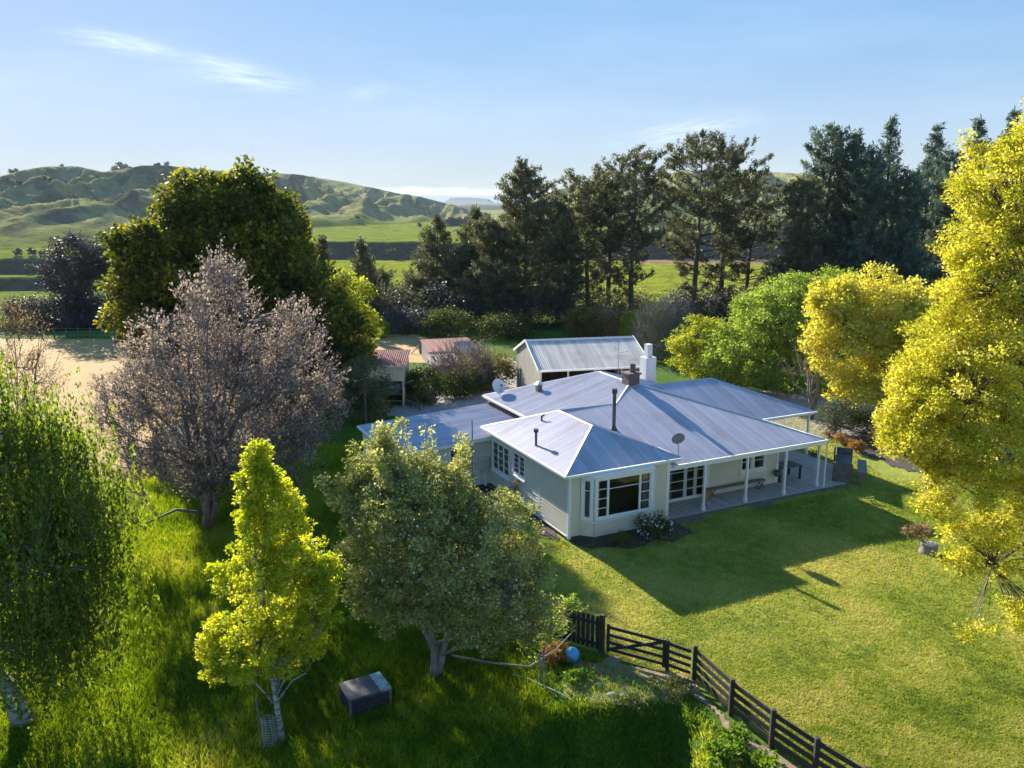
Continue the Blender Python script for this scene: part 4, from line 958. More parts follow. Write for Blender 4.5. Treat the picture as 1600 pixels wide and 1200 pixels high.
# clutter inside the shed
def junk(name, x, y, label, cat, parts):
    t = empty(name, (fl[0] + .2 + x * math.cos(rz) - y * math.sin(rz), fl[1] + .35 + x * math.sin(rz) + y * math.cos(rz), 0), rz + .1, label, cat)
    for nm, mt, bx in parts: mb = MB(); mb.box(*bx); mb.build(nm, mt, t, bevel=.02)
junk('workbench', 5.6, 3, 'dark workbench in the right bay of the open shed', 'workbench', [('table_top', M['oldwood'], (-.8, .8, -.4, .4, .85, .92)), ('leg', M['greywood'], (-.75, -.65, -.3, .3, 0, .85)), ('leg', M['greywood'], (.65, .75, -.3, .3, 0, .85))])
def skillion(name, loc_, rz, W, D, hf, hb, wm, rm, label, cat='shed', opening=None, skylight=False):
    t = empty(name, loc_, rz, label, cat); mb = MB(); corr(mb, [(-.15, -.15, hf), (W + .15, -.15, hf), (W + .15, D + .15, hb), (-.15, D + .15, hb)], (0, -1), .15, .02); mb.build('roof', rm, t)
    mb = MB(); mb.box(0, W, 0, .08, -.1 if not opening else opening, hf - .05); mb.hexa([(0, .08, -.1), (.08, .08, -.1), (.08, D, -.1), (0, D, -.1), (0, .08, hf - .05), (.08, .08, hf - .05), (.08, D, hb - .05), (0, D, hb - .05)]); mb.hexa([(W - .08, .08, -.1), (W, .08, -.1), (W, D, -.1), (W - .08, D, -.1), (W - .08, .08, hf - .05), (W, .08, hf - .05), (W, D, hb - .05), (W - .08, D, hb - .05)]); mb.box(.08, W - .08, D - .08, D - .01, -.1, hb - .06); mb.build('wall', wm, t)
    mb = MB(); mb.box(-.16, W + .16, -.2, -.15, hf - .14, hf + .01); mb.build('fascia', M['creamdull'], t)
    if opening:
        mb = MB()
        for x in (.04, W * .5, W - .1): mb.box(x - .05, x + .05, -.01, .06, -.1, opening)
        mb.build('post', M['creamdull'], t); mb = MB(); mb.bar((W * .52, -.02, .3), (W - .2, -.02, 1.3), .04, .06); mb.bar((W * .52, -.02, .35), (W - .2, -.02, .35), .04, .06); mb.bar((W * .52, -.02, 1.3), (W - .2, -.02, 1.3), .04, .06); mb.build('gate', M['gal'], t)
    if skylight:
        mb = MB(); mb.hexa([(.3, .4, hf + .12), (1.3, .4, hf + .12), (1.3, D - .4, hb + .12), (.3, D - .4, hb + .12), (.3, .4, hf + .16), (1.3, .4, hf + .16), (1.3, D - .4, hb + .16), (.3, D - .4, hb + .16)]); mb.build('skylight', M['white'], t)
    return t
skillion('garage', (-11.2, 55.9, 0), R(1), 3.75, 3.2, 2.85, 3.35, M['creamdull'], M['redroof'], 'small cream garage with a faded pink roof half hidden by the big tree', opening=1.75)
skillion('garden_shed', (-12.0, 60.6, 0), R(2), 3.6, 2.4, 2.35, 2.6, M['greywood'], M['greywood'], 'low dark flat roofed lean-to with a white skylight behind the cream garage', skylight=True)
skillion('red_roof_shed', (-7.0, 69.6, 0), R(17), 4.2, 3.8, 1.35, 1.75, M['gal'], M['redroof'], 'low grey shed with a faded red iron roof behind the bare purple shrub')
skillion('pale_roof_shed', (-6.5, 65.4, 0), R(14), 3.2, 2.4, 1.0, 1.4, M['oldwood'], M['paleroof'], 'very low shed with a pale pink iron roof behind the hedge')
skillion('tilted_roof_shed', (-3.6, 65.8, 0), R(30), 1.4, 2.4, 1.5, 2.5, M['oldwood'], M['paleroof'], 'steep pale corrugated roof sticking up through the bare purple shrub')

# ---------------------------------------------------------------- foreground things
t = empty('wooden_box', gp(-4.15, 20.95), R(30), 'dark wooden lidded box with one pale strip on its lid, in the orchard grass', 'box')
mb = MB()
for k in range(4):
    z = .02 + k * .135; mb.box(-.58, .58, -.42, .42, z, z + .118)
mb.build('side', plain('dark_box_timber', (.035, .028, .03), .8, var=.4, scale=6, bmp=.3), t, bevel=.012)
for x in (-.585, .585):
    for y in (-.425, .425): mb = MB(); mb.box(x - .03, x + .03, y - .03, y + .03, 0, .56); mb.build('corner_post', M['greywood'], t)
mb = MB(); mb.hexa([(-.63, -.47, .565), (.30, -.47, .565), (.30, .47, .565), (-.63, .47, .565), (-.63, -.47, .63), (.30, -.47, .62), (.30, .47, .62), (-.63, .47, .63)]); mb.build('lid', plain('box_lid', (.10, .08, .085), .6, var=.25), t)
mb = MB(); mb.box(.303, .62, -.47, .47, .565, .622); mb.build('lid_strip', plain('wet_metal_strip', (.25, .32, .34), .35, .3, .5, scale=9), t)
t = empty('plastic_ball', gp(1.86, 23.25), 0, 'blue plastic ball in the grass by the picket fence', 'ball'); mb = MB(); pr = [(max(.001, .24 * math.sin(math.pi * i / 12)), .23 - .24 * math.cos(math.pi * i / 12)) for i in range(13)]; mb.lathe((0, 0, 0), pr, 20); mb.build('shell', M['bluepl'], t, smooth=True); mb = MB(); mb.tube([(0, -.03, .468), (0, .0, .485)], .03, 8); mb.build('valve', M['bucket'], t)
t = empty('tree_guard', gp(-6.38, 19.15), 0, 'coiled wire mesh tree guard leaning against the young birch trunk', 'tree guard'); mb = MB()
for k in range(11): z = .05 + k * .075; mb.tube([(.17 * math.cos(a * .5236) + .06 * (1 - z), .17 * math.sin(a * .5236), z) for a in range(13)], .009, 4, cap=False)
for a in range(8): q = a * .785; mb.tube([(.17 * math.cos(q) + .06, .17 * math.sin(q), .0), (.17 * math.cos(q), .17 * math.sin(q), .85)], .007, 4)
mb.build('mesh', M['gal'], t); mb = MB(); mb.tube([(-.12, -.25, 0), (-.22, -.05, 1.5)], .02, 6); mb.build('stake', M['greywood'], t)
# stump
sp = gp(17.0, 31.5)
t = empty('tree_stump', sp, 0, 'cut pale topped tree stump standing on the lawn', 'stump'); mb = MB(); pr = [(.44, -.05), (.36, .1), (.32, .28), (.33, .38)]; mb.lathe((0, 0, 0), pr, 14); mb.build('stump', M['greybark'], t, smooth=True); mb = MB(); mb.lathe((0, 0, 0), [(.33, .38), (.31, .395), (0, .40)], 14); mb.build('cut_top', M['stone'], t)
t = empty('fallen_branch', gp(-.6, 22.0, .02), 0, 'long pale bare branch propped at waist height between the apple tree and the sapling', 'branch'); mb = MB(); mb.tube([(-1.2, .3, .75), (0, .1, .62), (1.1, 0, .55), (1.9, .5, .8), (2.4, 1.1, 1.0)], [.035, .03, .03, .025, .02], 6); mb.build('branch', M['greybark'], t); mb = MB(); mb.tube([(1.45, -.05, 0), (1.4, 0, 1.1)], .03, 6); mb.tube([(1.6, 0, 0), (1.55, 0, .9)], .02, 6); mb.build('prop', M['greybark'], t)
t = empty('hose', gp(.2, 21.9, .03), 0, 'pale garden hose lying in the grass below the sapling', 'hose'); mb = MB(); mb.tube([(-.2, .5, .05), (.3, .25, .06), (.7, -.1, .06), (1.1, -.4, .05), (1.5, -.75, .03)], .014, 6); mb.build('hose', M['bucket'], t)
for i, (x, y, l) in enumerate(((956, 1087, 'flat pale stone on the bare ground below the gate'), (935, 1072, 'small grey stone left of the flat pale stone'))):
    q = pt(x, y); tm = MB(); tm.lathe((0, 0, 0), [(.001, -.02), (.16, -.01), (.14, .04), (.05, .07), (.001, .075)], 9); s = tm.build('stone', M['stone'], smooth=False); s.location = gp(q[0], q[1], .03); s.scale = (1 if i == 0 else .7, .7, 1); tag(s, l, 'stone')
# ---------------------------------------------------------------- trees close to the camera
def gz(px, Y): p = at(px, 600, Y); return (p[0], Y, ter(p[0], Y))
# weeping birch at the left edge
wb = [bl(-20, 720, 21, 110, 150, 2.0), bl(70, 720, 21.5, 85, 130, 1.8), bl(120, 790, 22, 70, 110, 1.5), bl(40, 860, 20.5, 130, 120, 1.9), bl(110, 930, 21, 85, 70, 1.3), bl(-120, 780, 20, 120, 180, 2.0), bl(-60, 610, 21.5, 70, 80, 1.3), bl(30, 980, 20, 90, 60, 1.4), bl(130, 980, 21, 60, 46, 1.0)]
tree('weeping_birch', 'large weeping birch with hanging dark green strands and white bark at the left edge', 'tree', gp(*pt(38, 1130)[:2]), wb, L['willow'], M['birch'], 720, 80, .42, .115, .5, trunk_r=.24, weep=1.35, limbs=14, seed=11, trunk_top=(-1.6, 1.0, 6.6), lean=(-.5, 0), sub_r=.018)
# young birch
B0 = gp(*pt(441, 1160)[:2])
yb = [bl(418, 1000, 19.3, 104, 66, 1.25), bl(432, 905, 19.3, 104, 90, 1.3), bl(422, 820, 19.3, 66, 70, .95), bl(414, 765, 19.3, 38, 52, .55), bl(480, 960, 19.3, 52, 70, .8), bl(350, 1000, 19.3, 42, 42, .6), bl(414, 735, 19.3, 17, 34, .25), bl(500, 900, 19.3, 30, 45, .5), bl(352, 1040, 19.2, 36, 36, .5)]
tree('birch_tree', 'young lime green birch with a pointed crown standing in the orchard grass', 'tree', B0, yb, L['birch'], M['birch'], 640, 66, .17, .078, .8, trunk_r=.085, shoots=16, shoot_len=.25, limbs=16, seed=12, trunk_top=(-.42, 0, 7.0), sub_r=.010, inner=.2)
# apple tree
A0 = gp(*pt(680, 1058)[:2])
ab = [bl(700, 880, 22.4, 140, 105, 2.2), bl(610, 850, 22.4, 85, 85, 1.5), bl(655, 790, 23, 100, 62, 1.7), bl(780, 850, 22.4, 72, 90, 1.5), bl(760, 940, 21.8, 100, 72, 1.6), bl(600, 930, 21.8, 72, 62, 1.3), bl(690, 760, 23.4, 50, 42, .9), bl(590, 755, 23.6, 34, 30, .6), bl(610, 722, 23.8, 13, 26, .3), bl(652, 730, 23.8, 14, 22, .3), bl(545, 790, 23, 24, 20, .5), bl(830, 900, 22, 30, 50, .6), bl(560, 770, 23.4, 34, 26, .5), bl(840, 960, 21.7, 46, 42, .8)]
apple = tree('apple_tree', 'broad grey green apple tree dotted with pale blossom below the house', 'tree', A0, ab, L['apple'], M['greybark'], 1150, 96, .21, .075, .66, trunk_r=.17, shoots=34, shoot_len=.55, limbs=20, seed=13, trunk_top=(.1, .2, 3.6), fork=3, sub_r=.012)
q_ = [tuple(np.array(b[:3]) - np.array(A0)) + tuple(b[3:6]) for b in ab]; P = sample_blobs(q_, 1500, .9, .5) + .12 * rng.standard_normal((1500, 3)); V, Fq = leafquads(P, .05, .95); npmesh('blossom', V, Fq, L['white'], apple, np.repeat(rng.random(1500), 4))
tree('sapling', 'small loose leaved sapling in front of the picket fence', 'tree', gp(*pt(842, 1070)[:2]), [bl(850, 985, 22.0, 52, 34, .6), bl(890, 950, 22.6, 26, 20, .35), bl(830, 1010, 21.8, 30, 26, .4)], L['green'], M['greybark'], 90, 34, .15, .06, .6, trunk_r=.03, limbs=8, seed=14, sub_r=.008, inner=.1)
# plum
Q0 = gz(305, 33.6)
pb_ = [bl(340, 640, 33.8, 150, 130, 4.0), bl(340, 510, 34, 62, 90, 2.0), bl(270, 560, 34, 88, 80, 2.6), bl(430, 620, 34.4, 100, 110, 2.8), bl(240, 680, 33.2, 88, 100, 2.6), bl(410, 720, 33, 110, 70, 2.4), bl(290, 740, 32.5, 90, 50, 2.0), bl(345, 440, 34, 26, 40, .8), bl(460, 540, 34.6, 44, 66, 1.4), bl(195, 640, 33.4, 40, 60, 1.2), bl(500, 650, 34.4, 46, 60, 1.4), bl(195, 780, 32, 44, 40, 1.2)]
tree('plum_tree', 'large twiggy lilac brown tree almost bare of leaves in the middle left', 'tree', Q0, pb_, L['plum'], M['purplebark'], 1150, 42, .32, .1, .65, trunk_r=.22, limbs=40, fork=5, seed=15, twigs=5, twig_len=.62, updir=1, sub_r=.018, twig_r=.0115, inner=.25, bias=.35)
# big tree behind
K0 = gz(400, 56)
bb_ = [bl(355, 350, 56, 66, 56, 4.0), bl(300, 365, 56, 56, 50, 3.4), bl(252, 412, 56, 58, 56, 3.4), bl(212, 445, 56, 36, 52, 2.4), bl(418, 395, 56, 66, 62, 3.8), bl(370, 450, 56, 108, 86, 5.2), bl(468, 465, 56, 62, 74, 3.8), bl(430, 545, 56, 108, 104, 5.0), bl(262, 505, 56, 78, 78, 4.0), bl(350, 560, 56, 108, 88, 5.0), bl(520, 545, 56, 54, 76, 3.2), bl(368, 305, 56, 30, 24, 1.6), bl(418, 345, 56, 34, 28, 1.8), bl(196, 500, 56, 28, 24, 1.4), bl(318, 320, 56, 28, 26, 1.5)]
tree('sycamore_tree', 'tallest dense dark green broadleaf tree with yellow lit tips behind the lilac brown tree', 'tree', K0, bb_, L['bigtree'], M['bark'], 1100, 120, .72, .235, .8, shoots=60, shoot_len=.8, trunk_r=.5, limbs=26, seed=16, sub_r=.03, inner=.45)
tree('young_maple', 'yellow green rounded tree at the right shoulder of the tall dark tree', 'tree', gz(548, 57.5), [bl(545, 470, 58.0, 38, 52, 2.4), bl(560, 530, 58.0, 34, 60, 2.2), bl(520, 520, 58.0, 30, 60, 1.8)], L['bigyellow'], M['bark'], 170, 70, .4, .15, .75, trunk_r=.12, seed=17, inner=.3)
shrub('broom_bush', 'rounded grey green bush beside the cream garage', 'bush', gz(572, 51.5), 3.3, 4.3, L['greygreen'], .13, 120, 80, seed=18)
# golden tree group at the right
tree('golden_poplar', 'golden yellow leafed tree rising behind the deck lawn, right of the green willow', 'tree', gz(1395, 52), [bl(1370, 500, 52, 92, 62, 3.4), bl(1330, 540, 51, 62, 70, 2.6), bl(1440, 495, 53, 52, 40, 2.2), bl(1410, 570, 51, 90, 62, 3.2), bl(1310, 480, 52, 36, 38, 1.6), bl(1450, 550, 50, 60, 66, 2.4), bl(1345, 610, 50, 50, 26, 1.8), bl(1290, 510, 51, 34, 50, 1.8), bl(1390, 480, 53, 50, 34, 2.2), bl(1480, 530, 53, 50, 50, 2.4), bl(1430, 520, 52, 50, 40, 2.2), bl(1480, 600, 51, 50, 60, 2.4)], L['gold'], M['bark'], 950, 90, .48, .15, .75, trunk_r=.28, shoots=26, shoot_len=.6, limbs=20, seed=19, sub_r=.025)
eb = [bl(1560, 300, 27, 62, 74, 2.0), bl(1600, 400, 27, 120, 90, 2.8), bl(1540, 450, 27, 66, 70, 1.9), bl(1600, 560, 27, 160, 110, 3.2), bl(1500, 590, 26, 92, 74, 2.3), bl(1450, 650, 25.5, 66, 50, 1.6), bl(1560, 700, 25, 120, 70, 2.4), bl(1500, 760, 24.5, 74, 34, 1.6), bl(1650, 250, 27, 70, 80, 2.4), bl(1700, 480, 27, 120, 200, 3.4), bl(1410, 690, 25, 36, 24, .9), bl(1590, 240, 27, 30, 36, 1.1), bl(1570, 830, 24.3, 60, 30, 1.1), bl(1640, 780, 24.5, 80, 60, 1.6), bl(1470, 540, 27, 50, 56, 1.6), bl(1425, 610, 26.5, 44, 44, 1.3), bl(1400, 660, 26, 34, 28, 1.0), bl(1490, 480, 27.5, 40, 40, 1.3), bl(1540, 380, 27, 40, 50, 1.3), bl(1480, 700, 25, 60, 46, 1.6), bl(1520, 830, 24, 50, 26, 1.0), bl(1470, 790, 24, 34, 20, .7), bl(1590, 880, 23.8, 46, 34, .9), bl(1500, 880, 23.6, 36, 16, .6), bl(1595, 960, 23.2, 40, 30, .7), bl(1530, 985, 23, 30, 14, .5)]
tree('elm_tree', 'huge bright yellow green tree filling the right edge of the picture', 'tree', (20.5, 27.5, ter(20.5, 27.5)), eb, L['elm'], M['bark'], 2150, 104, .27, .082, .7, trunk_r=.34, shoots=30, shoot_len=.6, limbs=40, seed=20, sub_r=.02, trunk_top=(-2.2, -.4, 11), inner=.3, flat=.5)
tree('stump_shrub', 'small orange brown regrowth around the lawn stump', 'bush', gp(16.7, 31.6), [bl(1432, 828, 32, 26, 13, .4), bl(1448, 868, 31.4, 22, 14, .4), bl(1475, 880, 31.2, 12, 12, .3)], L['tan'], M['bark'], 60, 30, .12, .07, .65, trunk_r=.03, seed=22, sub_r=.007, inner=.1)
tree('willow_tree', 'round fresh green willow behind the right end of the house', 'tree', gz(1200, 62), [bl(1210, 500, 62, 76, 52, 3.6), bl(1160, 550, 61, 66, 52, 3.0), bl(1260, 530, 62, 66, 80, 3.2), bl(1230, 570, 61, 90, 52, 3.4), bl(1280, 480, 63, 46, 50, 2.6), bl(1130, 570, 61, 40, 30, 2.0), bl(1240, 465, 63, 60, 36, 2.8), bl(1190, 490, 63, 50, 34, 2.4), bl(1300, 450, 64, 50, 30, 2.4)], L['green'], M['bark'], 760, 80, .5, .17, .55, trunk_r=.4, limbs=20, seed=23, sub_r=.03, fork=2)
tree('willow_tree', 'small lime green tree directly right of the white chimney', 'tree', gz(1088, 64), [bl(1085, 530, 64, 36, 36, 1.8), bl(1095, 565, 64, 38, 36, 1.8), bl(1110, 520, 64, 26, 30, 1.4), bl(1065, 550, 63.5, 22, 34, 1.2)], L['bigyellow'], M['bark'], 150, 70, .42, .16, .6, trunk_r=.13, seed=24)
tree('bare_tree', 'pale multi stemmed tree with nearly bare limbs behind the carport', 'tree', gz(1272, 52.5), [bl(1262, 575, 52.5, 36, 34, 1.2), bl(1285, 550, 52.5, 26, 36, 1.0)], L['tan'], M['greybark'], 60, 8, .3, .08, .6, trunk_r=.16, fork=5, seed=25, twigs=3, twig_len=.8, updir=1, twig_r=.015)
# garden right of the house
for nm, lb, px, py, w, h, mt, lf, n, kw in (
    ('shrub', 'grey green rounded shrub at the near edge of the driveway', 1305, 675, 2.2, 2.3, 'greygreen', .09, 90, {}),
    ('shrub', 'dark green spreading shrub in the garden bed behind the grey green shrub', 1365, 672, 3.2, 1.4, 'bush', .1, 90, {}),
    ('shrub', 'pink leafed small shrub in the right garden bed', 1378, 690, 1.5, 1.3, 'pink', .08, 60, {}),
    ('shrub', 'low dark shrub under the yellow tree on the right', 1440, 690, 3.0, 1.6, 'bush', .1, 80, {}),
    ('shrub', 'green low shrub beside the pale path stones in the garden bed', 1400, 650, 2.4, 1.3, 'green', .1, 60, {}),
    ('shrub', 'golden leafed shrub spreading behind the pink shrub', 1425, 668, 2.6, 2.4, 'gold', .1, 80, {}),
    ('tussock', 'large round orange tussock grass at the corner of the garden bed', 1338, 702, .9, .75, 'orange', .22, 26, {'aspect': .1}),
    ('tussock', 'brownish tussock grass left of the large orange one', 1316, 690, 1.0, .6, 'orange', .2, 24, {'aspect': .1}),
    ('tussock', 'smallest tan tussock grass nearest the driveway', 1296, 680, .7, .5, 'tan', .2, 18, {'aspect': .1}),
    ('flowering_shrub', 'white flowered dark shrub against the bay window wall', 1022, 842, 1.5, 1.15, 'bush', .055, 90, {}),
    ('shrub', 'small yellow green shrub left of the white flowered one', 970, 852, .95, .6, 'olive', .05, 50, {}),
    ('shrub', 'tiny pale leafed plant at the house corner bed', 925, 856, .6, .28, 'greygreen', .045, 20, {}),
    ('seedling', 'tiny yellow green seedling on the lawn right of the deck', 1362, 782, .4, .35, 'green', .06, 12, {}),
    ('climbing_shrub', 'half dead brown shrub leaning on the shaded side wall', 812, 790, .9, 1.6, 'tan', .05, 26, {}),
    ('shrub', 'dark spiky plant under the lean-to window', 726, 742, 1.2, 1.3, 'bush', .12, 30, {'aspect': .2}),
    ('hedge_bush', 'dark round topped hedge bush nearest the cream garage', 660, 628, 2.7, 2.7, 'bush', .13, 130, {}),
    ('hedge_bush', 'dark hedge bush in the middle of the row by the driveway', 712, 622, 2.6, 1.9, 'bush', .13, 100, {}),
    ('flax_bush', 'spiky flax clump in front of the hedge by the driveway', 662, 634, 1.6, 1.1, 'greygreen', .5, 34, {'aspect': .07}),
    ('olive_bush', 'golden olive bush at the right end of the hedge row', 768, 606, 3.4, 3.0, 'olive', .14, 150, {}),
    ('hedge_bush', 'low dark bush below the golden olive bush', 745, 612, 2.6, 1.7, 'bush', .13, 80, {}),
    ('bramble', 'pale seeded shrub between the hedge bushes', 727, 600, 2.4, 2.3, 'olive', .12, 70, {}),
    ('yellow_bush', 'yellow green bush at the foot of the pines behind the farm shed', 912, 530, 3.6, 3.4, 'olive', .22, 90, {}),
    ('yellow_bush', 'brownish bush left of the pair behind the farm shed', 940, 528, 4.0, 3.2, 'tan', .2, 90, {}),
    ('yellow_bush', 'small lime bush behind the right end of the farm shed roof', 985, 535, 2.2, 3.2, 'bigyellow', .2, 60, {}),
    ('gorse_bush', 'yellow tipped bush beside the golden farm yard', 588, 528, 2.4, 2.2, 'bigyellow', .18, 60, {}),
    ('dark_bush', 'dark rounded bush at the back of the golden farm yard', 640, 520, 5.5, 2.6, 'macro', .2, 90, {}),
    ('dark_bush', 'dark bush below the tallest pine', 700, 524, 5.5, 3.0, 'bush', .2, 90, {}),
    ('dark_bush', 'dark bush between the red roofed shed and the farm shed', 790, 528, 6.0, 2.4, 'bush', .2, 90, {}),
    ('dark_bush', 'purple dark rounded hedge at the far left paddock edge', 62, 508, 7.5, 3.2, 'macro', .24, 120, {}),
    ('dark_bush', 'smooth domed purple bush behind the paddock wire fence', 105, 513, 6.0, 2.0, 'macro', .2, 120, {}),
    ('dark_bush', 'tall dark scrub between the domed purple bush and the dark cypress', 140, 503, 5.0, 3.6, 'macro', .24, 90, {}),
    ('undergrowth_bush', 'dark undergrowth bush under the small pointed pine left of the bright field', 590, 506, 9, 4.0, 'macro', .26, 90, {}),
    ('undergrowth_bush', 'dark undergrowth bush under the low spreading pine', 645, 503, 9, 4.6, 'pine', .26, 90, {}),
    ('undergrowth_bush', 'dark undergrowth bush between the spindly pine and the slim pointed pine', 705, 505, 9, 4.4, 'macro', .26, 90, {}),
    ('undergrowth_bush', 'dark undergrowth bush under the mid height bushy pine', 765, 503, 9, 4.8, 'pine', .26, 90, {}),
    ('undergrowth_bush', 'dark undergrowth bush at the foot of the tallest pointed pine', 830, 505, 9, 4.4, 'macro', .26, 90, {}),
    ('undergrowth_bush', 'dark undergrowth bush under the first open crowned pine', 890, 500, 9, 4.0, 'pine', .26, 90, {}),
    ('undergrowth_bush', 'low dark undergrowth bush at the trunks of the open pines above the shed', 970, 494, 9, 2.8, 'pine', .26, 90, {}),
    ('undergrowth_bush', 'low dark undergrowth bush at the trunks of the flat topped pine', 1090, 490, 9, 2.8, 'macro', .26, 90, {}),
    ('undergrowth_bush', 'low dark undergrowth bush below the crooked leaning pine', 1165, 488, 9, 3.2, 'pine', .26, 90, {}),
):
    q = pt(px, py); b = gp(q[0], q[1]); s_ = shrub(nm, lb, 'bush' if 'seed' not in nm else 'plant', b, w, h, L[mt], lf, n, 46, seed=100 + px + py, **kw)
    if nm == 'flowering_shrub':
        P = sample_blobs([(0, 0, .6, .78, .7, .58)], 150, .95); V, Fq = leafquads(P, .09, .9); npmesh('flowers', V, Fq, L['white'], s_, np.repeat(rng.random(150), 4))
for px, py, w, h, lb in ((1020, 560, 3.4, 5.0, 'grey twiggy scrub tree behind the white chimney'), (1050, 530, 3.6, 6.0, 'tall grey twiggy scrub left of the lime green tree')):
    shrub('bare_scrub', lb, 'bush', gz(px, 72), w, h, L['greygreen'], .09, 170, 10, seed=px, twigs=4, twig_len=1.1, updir=1, twig_r=.022, bark=M['greybark'])
shrub('smoke_bush', 'bare rounded pinkish brown twiggy bush in front of the red roofed shed', 'bush', gz(725, 60.5), 4.8, 3.6, L['plum'], .07, 260, 8, seed=31, twigs=5, twig_len=.6, updir=1, twig_r=.016, bark=M['purplebark'])
tree('bare_sapling', 'thin tan budding tree at the left edge above the weeping birch', 'tree', gz(15, 38), [bl(20, 540, 38, 50, 50, 1.4), bl(50, 600, 38, 42, 40, 1.2), bl(5, 500, 38, 22, 30, .7)], L['tan'], M['bark'], 150, 14, .3, .08, .6, trunk_r=.09, fork=3, seed=32, twigs=3, twig_len=.7, updir=1, twig_r=.01)
# weeds on the bank and beside the fence
tree('weed_patch', 'bright broad leafed weeds in the sunlit bottom corner left of the rail fence', 'plant', gp(5.7, 18.6), [(5.6, 18.7, .15, .7, .7, .28), (5.1, 18.0, 0, .5, .6, .3), (6.3, 18.2, .1, .6, .5, .25), (5.9, 19.5, .1, .4, .5, .22)], L['weed'], M['bark'], 130, 34, .16, .1, .75, trunk_r=.01, seed=33, limbs=3, sub_r=.006, inner=.1, crown_name='foliage')
w_ = tree('bank_cover', 'low mossy growth over the edge of the shaded bank below the gate', 'ground cover', gp(2.8, 20.9), [(4.6, 21.45, .0, .8, .55, .42), (3.5, 21.1, -.12, .8, .5, .36), (2.4, 20.8, -.15, .9, .5, .34), (1.2, 20.5, -.2, .8, .5, .3), (3.6, 20.3, -.8, 1.6, .6, .5), (1.8, 19.9, -.9, 1.4, .6, .5), (.3, 19.6, -.5, .9, .5, .4)], L['moss'], M['bark'], 330, 90, .17, .05, .6, trunk_r=.01, seed=34, limbs=2, sub_r=.004, inner=.7, crown_name='foliage')
shrub('grass_clump', 'tall tawny grass clump behind the blue ball', 'plant', gp(*pt(872, 1035)[:2]), .9, .6, L['orange'], .22, 30, 40, seed=35, aspect=.1)
shrub('weed_clump', 'green leafy weed clump below the tawny grass', 'plant', gp(*pt(905, 1062)[:2]), .9, .32, L['weed'], .07, 30, 40, seed=36)

# ---------------------------------------------------------------- conifers
def pine(px, ytop, Y, style, rpx, mat, seed, label, start=.12, group='tall pines behind the farm', ybase=None, name='pine_tree', **kw):
    z0 = gz(px, Y); zt = at(px, ytop, Y)[2]; H = zt - z0[2]
    return conifer(name, label, z0, H, rpx * Y / F, L[mat], M['bark'], seed, style, start, group, **kw)
K = 1
pine(822, 256, 97, 'cone', 101, 'pine', 41, 'tallest pointed pine in the middle, with the broadest skirt', .10, ntuft=18)
pine(872, 322, 99, 'cone', 67, 'pine', 42, 'shorter dark pine touching the right side of the tallest pointed pine', .08, ntuft=14)
pine(772, 350, 96, 'broad', 62, 'pine', 43, 'mid height bushy pine touching the left side of the tallest pointed pine', .06, ntuft=14)
pine(742, 330, 102, 'cone', 55, 'pine', 44, 'slim pointed pine second to the left of the tallest pointed pine', .08, ntuft=14)
pine(688, 344, 103, 'cone', 58, 'pine', 45, 'spindly pine with ragged top right of the bright green field', .06, ntuft=12)
pine(712, 400, 99, 'broad', 55, 'pine', 46, 'low bushy pine filling the gap below the spindly pine', .04, ntuft=12)
pine(655, 440, 100, 'broad', 53, 'pine', 47, 'low spreading pine at the left foot of the pine group', .03, ntuft=12)
pine(575, 380, 93, 'cone', 36, 'pine', 48, 'small pointed pine left of the bright green field', .05, ntuft=12)
pine(600, 430, 103, 'broad', 41, 'pine', 49, 'lower bushy pine just right of the small pointed pine', .04, ntuft=12)
pine(490, 355, 100, 'cone', 22, 'pine', 50, 'small pine tip showing behind the right shoulder of the tall dark tree', .05)
pine(515, 375, 101, 'cone', 22, 'pine', 51, 'second small pine tip behind the right shoulder of the tall dark tree', .05)
pine(915, 285, 100, 'open', 70, 'pine', 52, 'open crowned pine immediately right of the tallest pointed pine', .13, ntuft=20, dens=1.1)
pine(982, 243, 98, 'open', 66, 'pine', 53, 'tall open crowned pine above the left half of the farm shed roof', .13, ntuft=20, dens=1.2)
pine(948, 268, 103, 'open', 62, 'pine', 54, 'thin open pine between the two open crowned ones above the shed', .13, ntuft=18)
pine(1078, 222, 102, 'open', 74, 'pine', 55, 'tall dark open pine with a flat top standing alone right of the shed', .13, ntuft=20, dens=1.2)
pine(1118, 240, 104, 'open', 70, 'pine', 56, 'tall open pine leaning right beside the flat topped one', .13, ntuft=20, dens=1.1)
pine(1155, 300, 105, 'open', 66, 'pine', 57, 'shorter crooked pine with low spreading limbs at the edge of the gap', .13, ntuft=18, lean=1.5)
pine(1272, 204, 98, 'broad', 78, 'pineblue', 58, 'broad flat topped pine at the left end of the right hand pine row', .08, ntuft=16)
pine(1235, 280, 94, 'broad', 54, 'pine', 59, 'paler broad pine below the flat topped one', .05, ntuft=16)
pine(1312, 215, 97, 'cone', 60, 'pineblue', 60, 'blue green pine second in the right hand row', .06, ntuft=16)
pine(1358, 187, 104, 'cone', 50, 'pineblue', 61, 'slender spired pine third in the right hand row', .08, ntuft=14)
pine(1335, 240, 93, 'broad', 54, 'pineblue', 62, 'bushy pine in front of the slender spired one', .05, ntuft=16)
pine(1418, 203, 104, 'cone', 54, 'pineblue', 63, 'pine with a notched top in the middle of the right hand row', .08, ntuft=14)
pine(1390, 270, 92, 'broad', 54, 'pineblue', 64, 'dark lower pine below the notched one', .05, ntuft=16)
pine(1488, 190, 106, 'cone', 54, 'pineblue', 65, 'twin topped pine near the right end of the row', .08, ntuft=14)
pine(1530, 178, 107, 'cone', 50, 'pineblue', 66, 'highest pine of the right hand row beside the yellow tree', .08, ntuft=14)
pine(1450, 240, 95, 'broad', 56, 'pineblue', 67, 'dense dark pine filling the row above the golden tree', .05, ntuft=16)
